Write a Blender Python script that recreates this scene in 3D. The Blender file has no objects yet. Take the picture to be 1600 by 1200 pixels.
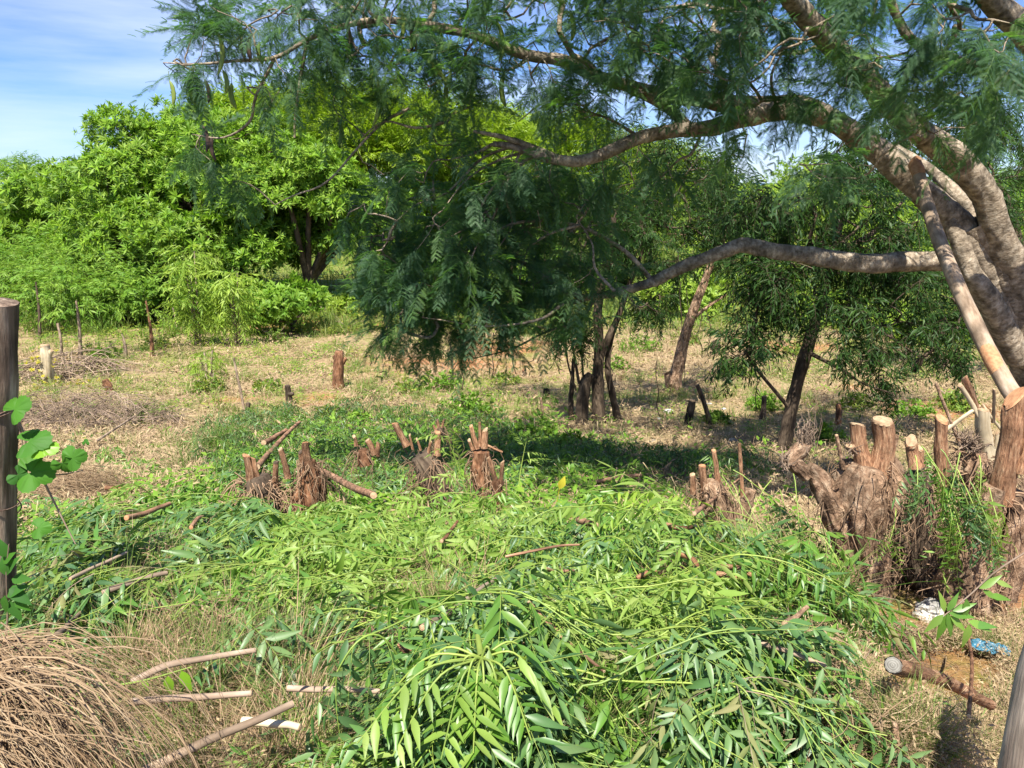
import bpy, math, random
import numpy as np
from mathutils import noise as mn, Vector

# ------------------------------------------------------------------ camera, world, sun, exposure
sc = bpy.context.scene
E = 1.6                                   # eye height over the ground the photographer stands on
PITCH = math.radians(14.6)
FPX = 1209.0                              # focal length in pixels of the 1600 px wide photograph
cam_d = bpy.data.cameras.new('camera'); cam = bpy.data.objects.new('camera', cam_d)
sc.collection.objects.link(cam); sc.camera = cam
cam.location = (0, 0, E); cam.rotation_euler = (math.pi/2 - PITCH, 0, 0)
cam_d.sensor_width = 36; cam_d.lens = 36*FPX/1600
cam_d.clip_start = 0.05; cam_d.clip_end = 60000

SUN_EL, SUN_AZ = math.radians(60), math.radians(-9)   # azimuth of the shadows: away from the camera, to the right
sun_d = bpy.data.lights.new('sun', 'SUN'); sun_d.energy = 5.0; sun_d.angle = math.radians(0.55)
sun_d.color = (1.0, 0.945, 0.84)
sun = bpy.data.objects.new('sun', sun_d); sc.collection.objects.link(sun)
SX, SY = math.sin(SUN_AZ), -math.cos(SUN_AZ)           # horizontal direction towards the sun (behind the camera, to its left)
sun.rotation_euler = Vector((SX*math.cos(SUN_EL), SY*math.cos(SUN_EL), math.sin(SUN_EL))).to_track_quat('Z', 'Y').to_euler()

w = bpy.data.worlds.new('World'); sc.world = w; w.use_nodes = True
nt = w.node_tree; nt.nodes.clear()
def wn(t, **k):
    n = nt.nodes.new(t)
    for a, b in k.items(): setattr(n, a, b)
    return n
sky = wn('ShaderNodeTexSky', sky_type='NISHITA', sun_disc=False, sun_elevation=SUN_EL, sun_rotation=math.atan2(SX, SY))
sky.altitude = 0; sky.air_density = 0.85; sky.dust_density = 0.1; sky.ozone_density = 2.2
geo = wn('ShaderNodeTexCoord')
mp = wn('ShaderNodeMapping'); mp.inputs['Scale'].default_value = (1.6, 1.6, 13)
mp.inputs['Rotation'].default_value = (0.03, 0.02, 0.6)
cn = wn('ShaderNodeTexNoise'); cn.inputs['Scale'].default_value = 1.7; cn.inputs['Detail'].default_value = 7
cn.inputs['Roughness'].default_value = 0.55
cr = wn('ShaderNodeMapRange'); cr.inputs['From Min'].default_value = 0.38; cr.inputs['From Max'].default_value = 0.72
cr.inputs['To Max'].default_value = 0.45
mx = wn('ShaderNodeMix', data_type='RGBA'); mx.inputs['B'].default_value = (7.2, 7.8, 9.4, 1)
bg = wn('ShaderNodeBackground'); bg.inputs['Strength'].default_value = 0.068
out = wn('ShaderNodeOutputWorld')
L = nt.links.new
L(geo.outputs['Generated'], mp.inputs['Vector']); L(mp.outputs[0], cn.inputs['Vector'])
L(cn.outputs['Fac'], cr.inputs['Value']); L(cr.outputs[0], mx.inputs['Factor'])
tint = wn('ShaderNodeMix', data_type='RGBA', blend_type='MULTIPLY'); tint.inputs['Factor'].default_value = 1; tint.inputs['B'].default_value = (.60, .76, 1.12, 1)
L(sky.outputs[0], tint.inputs['A']); L(tint.outputs['Result'], mx.inputs['A']); L(mx.outputs['Result'], bg.inputs['Color']); L(bg.outputs[0], out.inputs[0])

vs = sc.view_settings; vs.view_transform = 'Standard'; vs.look = 'None'; vs.gamma = 1
vs.use_curve_mapping = False; vs.exposure = 1.2
sc.cycles.max_bounces = 5; sc.cycles.diffuse_bounces = 2; sc.cycles.transmission_bounces = 3; sc.cycles.glossy_bounces = 2
sc.cycles.sample_clamp_indirect = 6
sc.cycles.use_denoising = True

rng = np.random.default_rng(7); random.seed(7)
COL = sc.collection
RU = rng.uniform

# ------------------------------------------------------------------ helpers
def nz(v): v = np.asarray(v, float); return v/np.maximum(np.linalg.norm(v, axis=-1, keepdims=True), 1e-9)
CP, SP = math.cos(PITCH), math.sin(PITCH)
def ray(px, py):
    a, b = (px-800)/FPX, (600-py)/FPX
    return np.array([a, CP + b*SP, -SP + b*CP])
def at(px, py, Y):
    d = ray(px, py); return np.array([0, 0, E]) + d*(Y/d[1])
_rt = np.random.default_rng(3).random((64, 64))
def vn(x, y, s=1.0, o=0.0):                      # value noise in the plane, 0..1
    x = np.asarray(x, float)*s + o + 100; y = np.asarray(y, float)*s + o*1.7 + 100
    xi = np.floor(x).astype(int); yi = np.floor(y).astype(int); fx = x-xi; fy = y-yi
    fx = fx*fx*(3-2*fx); fy = fy*fy*(3-2*fy)
    g = lambda i, j: _rt[(xi+i) % 64, (yi+j) % 64]
    return (g(0,0)*(1-fx)+g(1,0)*fx)*(1-fy) + (g(0,1)*(1-fx)+g(1,1)*fx)*fy
def fbm(x, y, s=1.0, o=0.0): return (vn(x,y,s,o)*4 + vn(x,y,s*2.1,o+3)*2 + vn(x,y,s*4.3,o+9))/7
_Y = [-5,0,1,1.8,3,4,5,7,8.5,11.5,15,20,30,60,150,400,700,3000]
_D = [1.25,1.25,1.28,1.42,1.70,1.9,2.12,2.5,2.74,3.08,3.35,3.62,3.95,4.4,6.2,16,40,60]
def gz(x, y):
    y = np.asarray(y, float); x = np.asarray(x, float)
    z = E - np.interp(y, _Y, _D)
    return z + (fbm(x, y, .7)-.5)*.16*np.clip(y/3, .3, 1) + (fbm(x, y, .12, 5)-.5)*np.clip((y-12)/20, 0, 1)*.7
def red(x, y): return np.clip(.8*sst(.6, .68, fbm(x, y, .35, 6))+np.exp(-((x+1.0)/1.6)**2-((y-14)/1.3)**2)+.9*np.exp(-((x-5.6)/1.2)**2-((y-9.6)/.7)**2), 0, 1)
def sst(a, b, v): t = np.clip((v-a)/(b-a), 0, 1); return t*t*(3-2*t)
def pile(x, y):                                  # thickness of the heap of cut branches
    x = np.asarray(x, float); y = np.asarray(y, float)
    right = .78 + .05*y + .25*(fbm(x, y, 1.3, 2)-.5)
    left = -.55 - .42*y + .5*(fbm(x, y, 1.1, 8)-.5)
    m = sst(right+.18, right-.15, x)*sst(left-.25, left+.25, x)*sst(3.75, 3.0, y)
    return m*(.12 + .26*fbm(x, y, 1.6, 4) + .16*fbm(x, y, 4.5, 7))
def sz(x, y): return gz(x, y) + pile(x, y)
_G1, _G2 = np.geomspace(.4, 9, 46), np.concatenate([np.geomspace(9, 80, 90), np.arange(80, 400, 5)])
def hit(px, py, f=gz):
    d = ray(px, py); d = d/d[1]; o = np.array([0, 0, E])
    for g in (_G1, _G2):
        P = o[None] + g[:,None]*d[None]; h = P[:,2] - f(P[:,0], P[:,1]); b = np.nonzero(h < 0)[0]
        if len(b):
            i = max(b[0], 1); t = h[i-1]/(h[i-1]-h[i]) if h[i-1] > 0 else 0; y = g[i-1]+(g[i]-g[i-1])*t; p = o+d*y; p[2] = f(p[0], p[1]); return p
    return o + d*_G2[-1]

def hits(A, f=gz):
    A = np.asarray(A, float); d = np.stack([(A[:,0]-800)/FPX, CP+(600-A[:,1])/FPX*SP, -SP+(600-A[:,1])/FPX*CP], 1); d = d/d[:,1:2]
    g = np.concatenate([_G1, _G2[:60]]); P = d[:,None]*g[None,:,None]+np.array([0,0,E]); h = P[...,2]-f(P[...,0], P[...,1]); b = np.maximum(np.argmax(h < 0, 1), 1); k = np.arange(len(A))
    t = h[k,b-1]/(h[k,b-1]-h[k,b]); y = g[b-1]+(g[b]-g[b-1])*np.clip(t,0,1); Q = d*y[:,None]+np.array([0,0,E]); Q[:,2] = f(Q[:,0], Q[:,1]); return Q

def catmull(P, n):
    P = np.asarray(P, float)
    if len(P) == 2: t = np.linspace(0,1,n)[:,None]; return P[0]*(1-t)+P[1]*t
    Q = np.vstack([2*P[0]-P[1], P, 2*P[-1]-P[-2]]); k = len(P)-1
    u = np.linspace(0, k-1e-6, n); i = u.astype(int); t = (u-i)[:,None]
    a,b,c,d = Q[i],Q[i+1],Q[i+2],Q[i+3]
    return .5*((2*b)+(-a+c)*t+(2*a-5*b+4*c-d)*t*t+(-a+3*b-3*c+d)*t**3)

class MB:
    """collects triangles and quads, a vector attribute 'tc' (bark coordinates) and a float 'rnd', and links them as one mesh object"""
    def __init__(s): s.v=[]; s.q=[]; s.t=[]; s.tc=[]; s.r=[]; s.qm=[]; s.tm=[]; s.n=0
    def add(s, v, quads=None, tris=None, tc=None, rnd=0.5, m=0):
        v = np.asarray(v, float).reshape(-1,3); k=len(v)
        s.v.append(v); s.tc.append(np.asarray(tc, float) if tc is not None else v.copy())
        s.r.append(np.full(k, rnd) if np.isscalar(rnd) else np.asarray(rnd, float))
        if quads is not None and len(quads):
            quads=np.asarray(quads).reshape(-1,4); s.q.append(quads+s.n); s.qm.append(np.full(len(quads), m))
        if tris is not None and len(tris):
            tris=np.asarray(tris).reshape(-1,3); s.t.append(tris+s.n); s.tm.append(np.full(len(tris), m))
        s.n += k
    def tube(s, pts, rad, sides=8, cap=False, m=0, capm=None, rough=0.0, rf=9.0, rnd=0.5, capn=None, ridge=0, slant=None, slant0=False):
        P = np.asarray(pts, float); n = len(P)
        rad = np.interp(np.linspace(0,1,n), np.linspace(0,1,len(np.atleast_1d(rad))), np.atleast_1d(rad))
        T = nz(np.gradient(P, axis=0))
        up = np.array([0,0,1.]) if abs(T[0,2])<.9 else np.array([1.,0,0])
        N = np.zeros_like(P); N[0] = nz(np.cross(T[0], up))
        for i in range(1, n):
            N[i] = nz(N[i-1]-T[i]*np.dot(N[i-1], T[i]))
        B = np.cross(T, N)
        a = np.linspace(0, 2*math.pi, sides, endpoint=False)
        ca, sa = np.cos(a), np.sin(a)
        R = np.repeat(rad[:,None], sides, 1)
        ln = np.concatenate([[0], np.cumsum(np.linalg.norm(np.diff(P, axis=0), axis=1))])
        if rough > 0:
            o = random.random()*50; r0 = max(float(np.mean(rad)), .004)
            for i in range(n):
                for j in range(sides):
                    q = Vector((ca[j]*1.3+o, sa[j]*1.3, ln[i]/r0*.35))
                    f = mn.fractal(q, .8, 2.1, 3)
                    if ridge: f = f*.55 + ridge*(abs(mn.noise(Vector((ca[j]*3.2+o, sa[j]*3.2, ln[i]*rf*.35))))-.25)
                    R[i,j] *= 1 + rough*f
        V = P[:,None,:] + R[:,:,None]*(ca[None,:,None]*N[:,None,:] + sa[None,:,None]*B[:,None,:])
        if slant is not None:
            for e in ((0, n-1) if slant0 else (n-1,)): V[e] += T[e]*((V[e]-P[e])@np.asarray(slant))[:, None]
        tc = np.stack([np.repeat(ca[None],n,0)*rad[:,None], np.repeat(sa[None],n,0)*rad[:,None], np.repeat(ln[:,None],sides,1)], -1)
        i, j = np.meshgrid(np.arange(n-1), np.arange(sides), indexing='ij'); j2=(j+1)%sides
        Q = np.stack([i*sides+j, i*sides+j2, (i+1)*sides+j2, (i+1)*sides+j], -1).reshape(-1,4)
        s.add(V.reshape(-1,3), Q, tc=tc.reshape(-1,3), rnd=rnd, m=m)
        if cap:
            cm = m if capm is None else capm
            for e, idx in ((1, n-1), (0, 0)):
                if cap == 'end' and e == 0: continue
                c = P[idx] + (T[idx] if e else -T[idx])*rad[idx]*.06
                rr = V[idx]
                mid = (rr+P[idx])/2 + (c-P[idx])*.5
                vv = np.vstack([rr, mid, c[None]]); k = sides
                q = [[a_, (a_+1)%k, k+(a_+1)%k, k+a_] if e else [a_, k+a_, k+(a_+1)%k, (a_+1)%k] for a_ in range(k)]
                t = [[k+a_, k+(a_+1)%k, 2*k] if e else [k+a_, 2*k, k+(a_+1)%k] for a_ in range(k)]
                tcc = np.vstack([np.c_[ca, sa, np.zeros(k)]*rad[idx], np.c_[ca, sa, np.zeros(k)]*rad[idx]*.5, [[0,0,0]]])
                s.add(vv, q, t, tc=tcc, rnd=rnd, m=cm)
    def mesh(s, name, mats, smooth=True):
        me = bpy.data.meshes.new(name)
        V = np.vstack(s.v); nq = sum(map(len, s.q)); ntr = sum(map(len, s.t))
        Q = np.vstack(s.q).ravel() if nq else np.zeros(0, int); T = np.vstack(s.t).ravel() if ntr else np.zeros(0, int)
        me.vertices.add(len(V)); me.vertices.foreach_set('co', V.ravel())
        me.loops.add(len(Q)+len(T)); me.loops.foreach_set('vertex_index', np.concatenate([Q,T]).astype(np.int32))
        me.polygons.add(nq+ntr)
        st = np.concatenate([np.arange(nq)*4, nq*4+np.arange(ntr)*3]).astype(np.int32)
        me.polygons.foreach_set('loop_start', st)
        mi = np.concatenate([np.concatenate(s.qm) if nq else np.zeros(0), np.concatenate(s.tm) if ntr else np.zeros(0)]).astype(np.int32)
        for m in (mats if isinstance(mats, (list, tuple)) else [mats]): me.materials.append(m)
        me.update(calc_edges=True)
        me.polygons.foreach_set('material_index', mi)
        me.polygons.foreach_set('use_smooth', np.full(nq+ntr, smooth))
        a = me.attributes.new('tc', 'FLOAT_VECTOR', 'POINT'); a.data.foreach_set('vector', np.vstack(s.tc).ravel())
        a = me.attributes.new('rnd', 'FLOAT', 'POINT'); a.data.foreach_set('value', np.concatenate(s.r))
        me.update(); return me
    def build(s, name, mats, parent=None, kind=None, label=None, smooth=True):
        o = bpy.data.objects.new(name, s.mesh(name, mats, smooth)); COL.objects.link(o)
        if parent is not None: o.parent = parent
        if kind: o['kind'] = kind
        if label: o['label'] = label
        return o
def tag(o, label=None, cat=None, group=None, kind=None):
    if label: o['label'] = label
    if cat: o['category'] = cat
    if group: o['group'] = group
    if kind: o['kind'] = kind
    return o
def thing(name, label, cat, group=None, loc=(0,0,0)):
    o = bpy.data.objects.new(name, None); COL.objects.link(o); o.location = loc; o.empty_display_size = .1
    return tag(o, label, cat, group)

# ------------------------------------------------------------------ materials
def mat(name):
    m = bpy.data.materials.new(name); m.use_nodes = True; n = m.node_tree; n.nodes.clear()
    return m, n
def ramp(n, stops, interp='LINEAR'):
    r = n.nodes.new('ShaderNodeValToRGB'); e = r.color_ramp; e.interpolation = interp
    while len(e.elements) < len(stops): e.elements.new(.5)
    for k, (p, c) in zip(e.elements, stops): k.position = p; k.color = (*c, 1)
    return r
def attr(n, name): a = n.nodes.new('ShaderNodeAttribute'); a.attribute_name = name; return a
def leaf_mat(name, cols, transl=.35, rough=.45, tcol=(1.5,1.6,.7), spec=.4, brown=None):
    m, n = mat(name); k = n.links.new
    oi = n.nodes.new('ShaderNodeObjectInfo'); ar = attr(n, 'rnd')
    add = n.nodes.new('ShaderNodeMath'); add.operation='ADD'; k(oi.outputs['Random'], add.inputs[0]); k(ar.outputs['Fac'], add.inputs[1])
    fr = n.nodes.new('ShaderNodeMath'); fr.operation='FRACT'; k(add.outputs[0], fr.inputs[0])
    rp = ramp(n, [(i/(len(cols)-1), c) for i, c in enumerate(cols)]); k(fr.outputs[0], rp.inputs[0])
    ge = n.nodes.new('ShaderNodeNewGeometry')
    nn = n.nodes.new('ShaderNodeTexNoise'); nn.inputs['Scale'].default_value = 14; nn.inputs['Detail'].default_value = 2
    k(ge.outputs['Position'], nn.inputs['Vector'])
    hs = n.nodes.new('ShaderNodeHueSaturation'); k(rp.outputs[0], hs.inputs['Color'])
    mr = n.nodes.new('ShaderNodeMapRange'); mr.inputs['To Min'].default_value=.65; mr.inputs['To Max'].default_value=1.35
    k(nn.outputs['Fac'], mr.inputs['Value']); k(mr.outputs[0], hs.inputs['Value'])
    p = n.nodes.new('ShaderNodeBsdfPrincipled'); p.inputs['Roughness'].default_value = rough
    p.inputs['Specular IOR Level'].default_value = spec; k(hs.outputs[0], p.inputs['Base Color'])
    t = n.nodes.new('ShaderNodeBsdfTranslucent'); tm = n.nodes.new('ShaderNodeMix'); tm.data_type='RGBA'; tm.blend_type='MULTIPLY'
    tm.inputs['Factor'].default_value=1; k(hs.outputs[0], tm.inputs['A']); tm.inputs['B'].default_value=(*tcol,1); k(tm.outputs['Result'], t.inputs[0])
    ms = n.nodes.new('ShaderNodeMixShader'); ms.inputs[0].default_value = transl; k(p.outputs[0], ms.inputs[1]); k(t.outputs[0], ms.inputs[2])
    o = n.nodes.new('ShaderNodeOutputMaterial'); k(ms.outputs[0], o.inputs[0]); return m
def bark_mat(name, c1, c2, c3, scale=60, stretch=.18, bump=.6, dist=.004, blotch=3, rough=.85, lichen=None):
    m, n = mat(name); k = n.links.new
    a = attr(n, 'tc'); mp = n.nodes.new('ShaderNodeMapping'); mp.inputs['Scale'].default_value=(1,1,stretch); k(a.outputs['Vector'], mp.inputs[0])
    f = n.nodes.new('ShaderNodeTexNoise'); f.inputs['Scale'].default_value=scale; f.inputs['Detail'].default_value=6; f.inputs['Roughness'].default_value=.65
    k(mp.outputs[0], f.inputs['Vector'])
    ge = n.nodes.new('ShaderNodeNewGeometry')
    g = n.nodes.new('ShaderNodeTexNoise'); g.inputs['Scale'].default_value=blotch; g.inputs['Detail'].default_value=5; k(ge.outputs['Position'], g.inputs['Vector'])
    rp = ramp(n, [(.3, c1), (.5, c2), (.68, c3)]); k(f.outputs['Fac'], rp.inputs[0])
    mxx = n.nodes.new('ShaderNodeMix'); mxx.data_type='RGBA'; mxx.blend_type='MULTIPLY'; mxx.inputs['Factor'].default_value=1
    gr = ramp(n, [(.35,(.45,.45,.45)),(.6,(1.1,1.1,1.1))]); k(g.outputs['Fac'], gr.inputs[0])
    k(rp.outputs[0], mxx.inputs['A']); k(gr.outputs[0], mxx.inputs['B']); last = mxx.outputs['Result']
    if lichen:
        l = n.nodes.new('ShaderNodeTexNoise'); l.inputs['Scale'].default_value=22; l.inputs['Detail'].default_value=4; k(ge.outputs['Position'], l.inputs['Vector'])
        lr = n.nodes.new('ShaderNodeMapRange'); lr.inputs['From Min'].default_value=.52; lr.inputs['From Max'].default_value=.6; k(l.outputs['Fac'], lr.inputs[0])
        m2 = n.nodes.new('ShaderNodeMix'); m2.data_type='RGBA'; k(lr.outputs[0], m2.inputs['Factor']); k(last, m2.inputs['A']); m2.inputs['B'].default_value=(*lichen,1); last=m2.outputs['Result']
    p = n.nodes.new('ShaderNodeBsdfPrincipled'); p.inputs['Roughness'].default_value=rough; p.inputs['Specular IOR Level'].default_value=.2; k(last, p.inputs['Base Color'])
    b = n.nodes.new('ShaderNodeBump'); b.inputs['Strength'].default_value=bump; b.inputs['Distance'].default_value=dist; k(f.outputs['Fac'], b.inputs['Height']); k(b.outputs[0], p.inputs['Normal'])
    o = n.nodes.new('ShaderNodeOutputMaterial'); k(p.outputs[0], o.inputs[0]); return m
def cut_mat(name, c1, c2):
    m, n = mat(name); k = n.links.new
    a = attr(n, 'tc'); ln = n.nodes.new('ShaderNodeVectorMath'); ln.operation='LENGTH'; k(a.outputs['Vector'], ln.inputs[0])
    nn = n.nodes.new('ShaderNodeTexNoise'); nn.inputs['Scale'].default_value=60; nn.inputs['Detail'].default_value=5; k(a.outputs['Vector'], nn.inputs['Vector'])
    s1 = n.nodes.new('ShaderNodeMath'); s1.operation='MULTIPLY_ADD'; k(nn.outputs['Fac'], s1.inputs[0]); s1.inputs[1].default_value=.006; k(ln.outputs['Value'], s1.inputs[2])
    si = n.nodes.new('ShaderNodeMath'); si.operation='MULTIPLY'; k(s1.outputs[0], si.inputs[0]); si.inputs[1].default_value=1600
    sn = n.nodes.new('ShaderNodeMath'); sn.operation='SINE'; k(si.outputs[0], sn.inputs[0])
    ad = n.nodes.new('ShaderNodeMath'); ad.operation='MULTIPLY_ADD'; k(sn.outputs[0], ad.inputs[0]); ad.inputs[1].default_value=.12; k(nn.outputs['Fac'], ad.inputs[2])
    rp = ramp(n, [(.3,c1),(.7,c2)]); k(ad.outputs[0], rp.inputs[0])
    p = n.nodes.new('ShaderNodeBsdfPrincipled'); p.inputs['Roughness'].default_value=.8; k(rp.outputs[0], p.inputs['Base Color'])
    b = n.nodes.new('ShaderNodeBump'); b.inputs['Strength'].default_value=.5; b.inputs['Distance'].default_value=.003; k(ad.outputs[0], b.inputs['Height']); k(b.outputs[0], p.inputs['Normal'])
    o = n.nodes.new('ShaderNodeOutputMaterial'); k(p.outputs[0], o.inputs[0]); return m

M = {}
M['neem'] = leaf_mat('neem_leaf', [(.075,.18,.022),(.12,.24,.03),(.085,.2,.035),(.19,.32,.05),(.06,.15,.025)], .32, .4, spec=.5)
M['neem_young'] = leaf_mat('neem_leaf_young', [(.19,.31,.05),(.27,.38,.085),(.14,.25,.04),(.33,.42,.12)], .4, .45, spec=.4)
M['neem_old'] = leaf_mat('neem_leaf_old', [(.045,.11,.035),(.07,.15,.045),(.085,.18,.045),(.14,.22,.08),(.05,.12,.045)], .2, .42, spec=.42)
M['wilt'] = leaf_mat('wilted_leaf', [(.24,.22,.1),(.2,.24,.08),(.28,.24,.13)], .3, .65, spec=.2)
M['neem_tree'] = leaf_mat('neem_crown_leaf', [(.02,.055,.010),(.03,.075,.014),(.026,.065,.014),(.055,.115,.016)], .3, .5, spec=.25)  # darkened: the spreading crown's shade on these trees is put into the leaf colour
M['feather'] = leaf_mat('feathery_leaf', [(.05,.105,.055),(.068,.135,.065),(.06,.12,.055),(.13,.23,.05)], .44, .55, tcol=(1.4,1.8,.7), spec=.3)
M['mango'] = leaf_mat('mango_leaf', [(.1,.21,.018),(.16,.3,.02),(.22,.36,.03),(.06,.14,.016),(.24,.35,.04),(.13,.26,.025)], .3, .5, spec=.25)
M['flamboyant'] = leaf_mat('flamboyant_leaf', [(.19,.29,.012),(.24,.34,.018),(.15,.25,.014)], .4, .5)
M['bush'] = leaf_mat('bush_leaf', [(.1,.22,.022),(.15,.28,.03),(.2,.32,.04),(.08,.18,.02)], .32, .5, spec=.25)
M['bright_bush'] = leaf_mat('bright_bush_leaf', [(.22,.34,.04),(.28,.38,.05),(.18,.3,.035)], .35, .5)
M['grass'] = leaf_mat('green_grass', [(.10,.19,.025),(.15,.24,.04),(.19,.25,.06),(.24,.24,.08)], .35, .55)
M['fine_green'] = leaf_mat('fine_green_grass', [(.07,.14,.025),(.1,.18,.03),(.15,.2,.05),(.2,.2,.08)], .3, .6, spec=.2)
M['weed'] = leaf_mat('weed_leaf', [(.09,.18,.025),(.14,.24,.03),(.2,.27,.04),(.28,.28,.05)], .3, .5)
M['straw'] = leaf_mat('straw', [(.34,.25,.14),(.42,.33,.19),(.28,.2,.11),(.36,.24,.15)], .15, .7, tcol=(1.1,1,.7))
M['litter'] = leaf_mat('dry_litter', [(.32,.22,.12),(.42,.32,.19),(.22,.14,.08),(.36,.28,.15)], .12, .75, tcol=(1.1,1,.7))
M['drygrass'] = leaf_mat('dry_grass_strand', [(.33,.22,.13),(.43,.31,.19),(.25,.16,.09),(.52,.4,.26)], .25, .6, tcol=(1.1,1,.7), spec=.2)
M['twig_dry'] = bark_mat('dry_twig_bark', (.2,.14,.1), (.3,.22,.16), (.42,.34,.27), 40, .3, .3, .002)
M['shootgreen'] = leaf_mat('green_shoot', [(.2,.3,.05),(.28,.36,.07),(.16,.24,.05)], .1, .45)
M['broad'] = leaf_mat('broad_leaf', [(.035,.12,.02),(.07,.2,.02),(.045,.14,.025)], .38, .55, spec=.2)
M['lime'] = leaf_mat('lime_leaf', [(.2,.38,.03),(.24,.42,.04)], .45, .4)
M['yellow'] = leaf_mat('yellow_leaf', [(.5,.42,.03),(.42,.42,.06)], .35, .5)
M['pod_green'] = leaf_mat('green_pod', [(.15,.22,.035),(.2,.26,.05)], .12, .45)
M['pod_dark'] = leaf_mat('dark_pod', [(.035,.02,.012),(.05,.03,.02)], .0, .45)
M['bark_big'] = bark_mat('smooth_grey_bark', (.10,.075,.05), (.29,.23,.165), (.46,.39,.3), 26, 1.6, 1.0, .016, 12)
M['bark_neem'] = bark_mat('neem_bark', (.09,.042,.024), (.38,.2,.11), (.58,.37,.22), 120, .17, 1.0, .018, 9)
M['bark_stump'] = bark_mat('stump_bark', (.06,.035,.02), (.32,.20,.125), (.56,.41,.28), 42, .5, 1.0, .03, 8)
M['bark_dark'] = bark_mat('dark_trunk_bark', (.045,.032,.022), (.10,.072,.05), (.17,.13,.09), 60, .2, .9, .006, 5)
M['bark_pale'] = bark_mat('pale_pole_bark', (.17,.115,.075), (.32,.235,.165), (.43,.34,.26), 30, .3, .6, .004, 7)
M['bark_stick'] = bark_mat('stick_bark', (.12,.06,.035), (.3,.165,.1), (.44,.28,.18), 80, .15, .9, .006, 10)
M['char'] = bark_mat('charred_wood', (.008,.007,.006), (.02,.017,.015), (.05,.042,.036), 60, .3, .9, .006, 6)
M['post'] = bark_mat('weathered_post', (.05,.035,.025), (.2,.14,.1), (.45,.36,.27), 45, .1, 1.0, .008, 9)
M['post_pale'] = bark_mat('weathered_pale_post', (.06,.045,.035), (.26,.2,.155), (.45,.38,.3), 22, .1, .9, .006, 9)
M['rusty'] = bark_mat('decayed_red_wood', (.06,.025,.013), (.24,.115,.06), (.42,.24,.14), 60, .22, 1.0, .02, 9)
M['cut'] = cut_mat('fresh_cut_wood', (.26,.155,.085), (.48,.35,.21))
M['cut_orange'] = cut_mat('orange_cut_wood', (.34,.15,.07), (.5,.28,.14))
M['cut_grey'] = cut_mat('grey_cut_wood', (.13,.12,.1), (.24,.23,.2))
M['wood_pale'] = bark_mat('split_pale_wood', (.34,.27,.17), (.5,.42,.28), (.6,.52,.37), 40, .05, .4, .003, 6)
M['root'] = bark_mat('root_fibre', (.14,.085,.05), (.29,.19,.12), (.42,.3,.2), 60, .2, .4, .002)
M['rock'] = bark_mat('pale_rock', (.3,.28,.25), (.52,.5,.47), (.62,.6,.56), 14, 1, .6, .01, 9)
M['wire'] = bark_mat('rusty_wire', (.12,.07,.05), (.2,.13,.1), (.3,.24,.2), 200, 1, .3, .0005)

# ------------------------------------------------------------------ leaf shapes (x = along the leaf, z = up)
def frame(d, up):
    x = nz(d); z = nz(np.asarray(up, float) - x*np.dot(x, up)); y = np.cross(z, x); return np.stack([x, y, z], 1)
def put(mb, V, R, o, **k): mb.add(V@R.T + np.asarray(o), **k)
def blade(L, W, segs=4, sickle=0., fold=.25, droop=.1, peak=.38):
    """pointed leaf with a folded midrib: 3 vertices per ring"""
    t = np.linspace(0, 1, segs+1)
    wd = W*.5*np.clip((t/peak)**.7, 0, 1)*np.clip((1-t)/(1-peak), 0, 1)**.8
    wd = np.where(t < peak, W*.5*(np.sin(t/peak*math.pi/2)**.8), W*.5*np.clip((1-t)/(1-peak),0,1)**.85)
    c = np.stack([L*t, sickle*L*t*t, -droop*L*t*t], 1)
    V = [c[0]]; Q = []; T = []
    for i in range(1, segs):
        V += [c[i]+[0, wd[i], fold*wd[i]], c[i], c[i]+[0, -wd[i], fold*wd[i]]]
    V.append(c[-1]); n = len(V)-1
    T += [[0, 2, 1], [0, 3, 2]]
    for i in range(segs-2):
        a = 1+3*i; Q += [[a, a+1, a+4, a+3], [a+1, a+2, a+5, a+4]]
    a = 1+3*(segs-2); T += [[a, a+1, n], [a+1, a+2, n]]
    return np.array(V), Q, T
def neem_leaf_parts(rs, L=.27, pairs=6, ll=.082, lw=.021, hang=.5, curve=.35, segs=4, folded=.25):
    """points of a pinnate leaf: rachis polyline and a frame for each leaflet"""
    t = np.linspace(0, 1, 9)
    side = rs.uniform(-.25, .25)
    R = np.stack([L*t*(1-.12*curve*t), side*L*t*t, -curve*L*t*t], 1)
    out = []
    for i in range(pairs):
        u = .22 + .74*i/(pairs-1)
        p = np.array([np.interp(u, t, R[:, k]) for k in range(3)]); T = nz(np.array([np.interp(min(u+.05,1), t, R[:, k])-np.interp(u-.05, t, R[:, k]) for k in range(3)]))
        for s in (1, -1):
            a = rs.uniform(.85, 1.2)*(1-.25*u)
            d = T*math.cos(a)*.9 + np.array([0, s, 0])*math.sin(a) + np.array([0, 0, -1])*(hang*rs.uniform(.5, 1.4))
            d = d+rs.normal(0, .16, 3); z = np.array([0, 0, 1.]) + np.array([0, -s, 0])*hang*.6 + rs.normal(0, .38, 3)
            if rs.random() < .07: continue
            out.append((p, frame(d, z), ll*rs.uniform(.65, 1.12)*(.75+.5*math.sin(math.pi*min(u+.1, 1))), s))
    out.append((R[-1], frame(nz(R[-1]-R[-2]) + [0, 0, -.1], [0, 0, 1]), ll*.95, rs.choice([-1, 1])))
    return R, out
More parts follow.
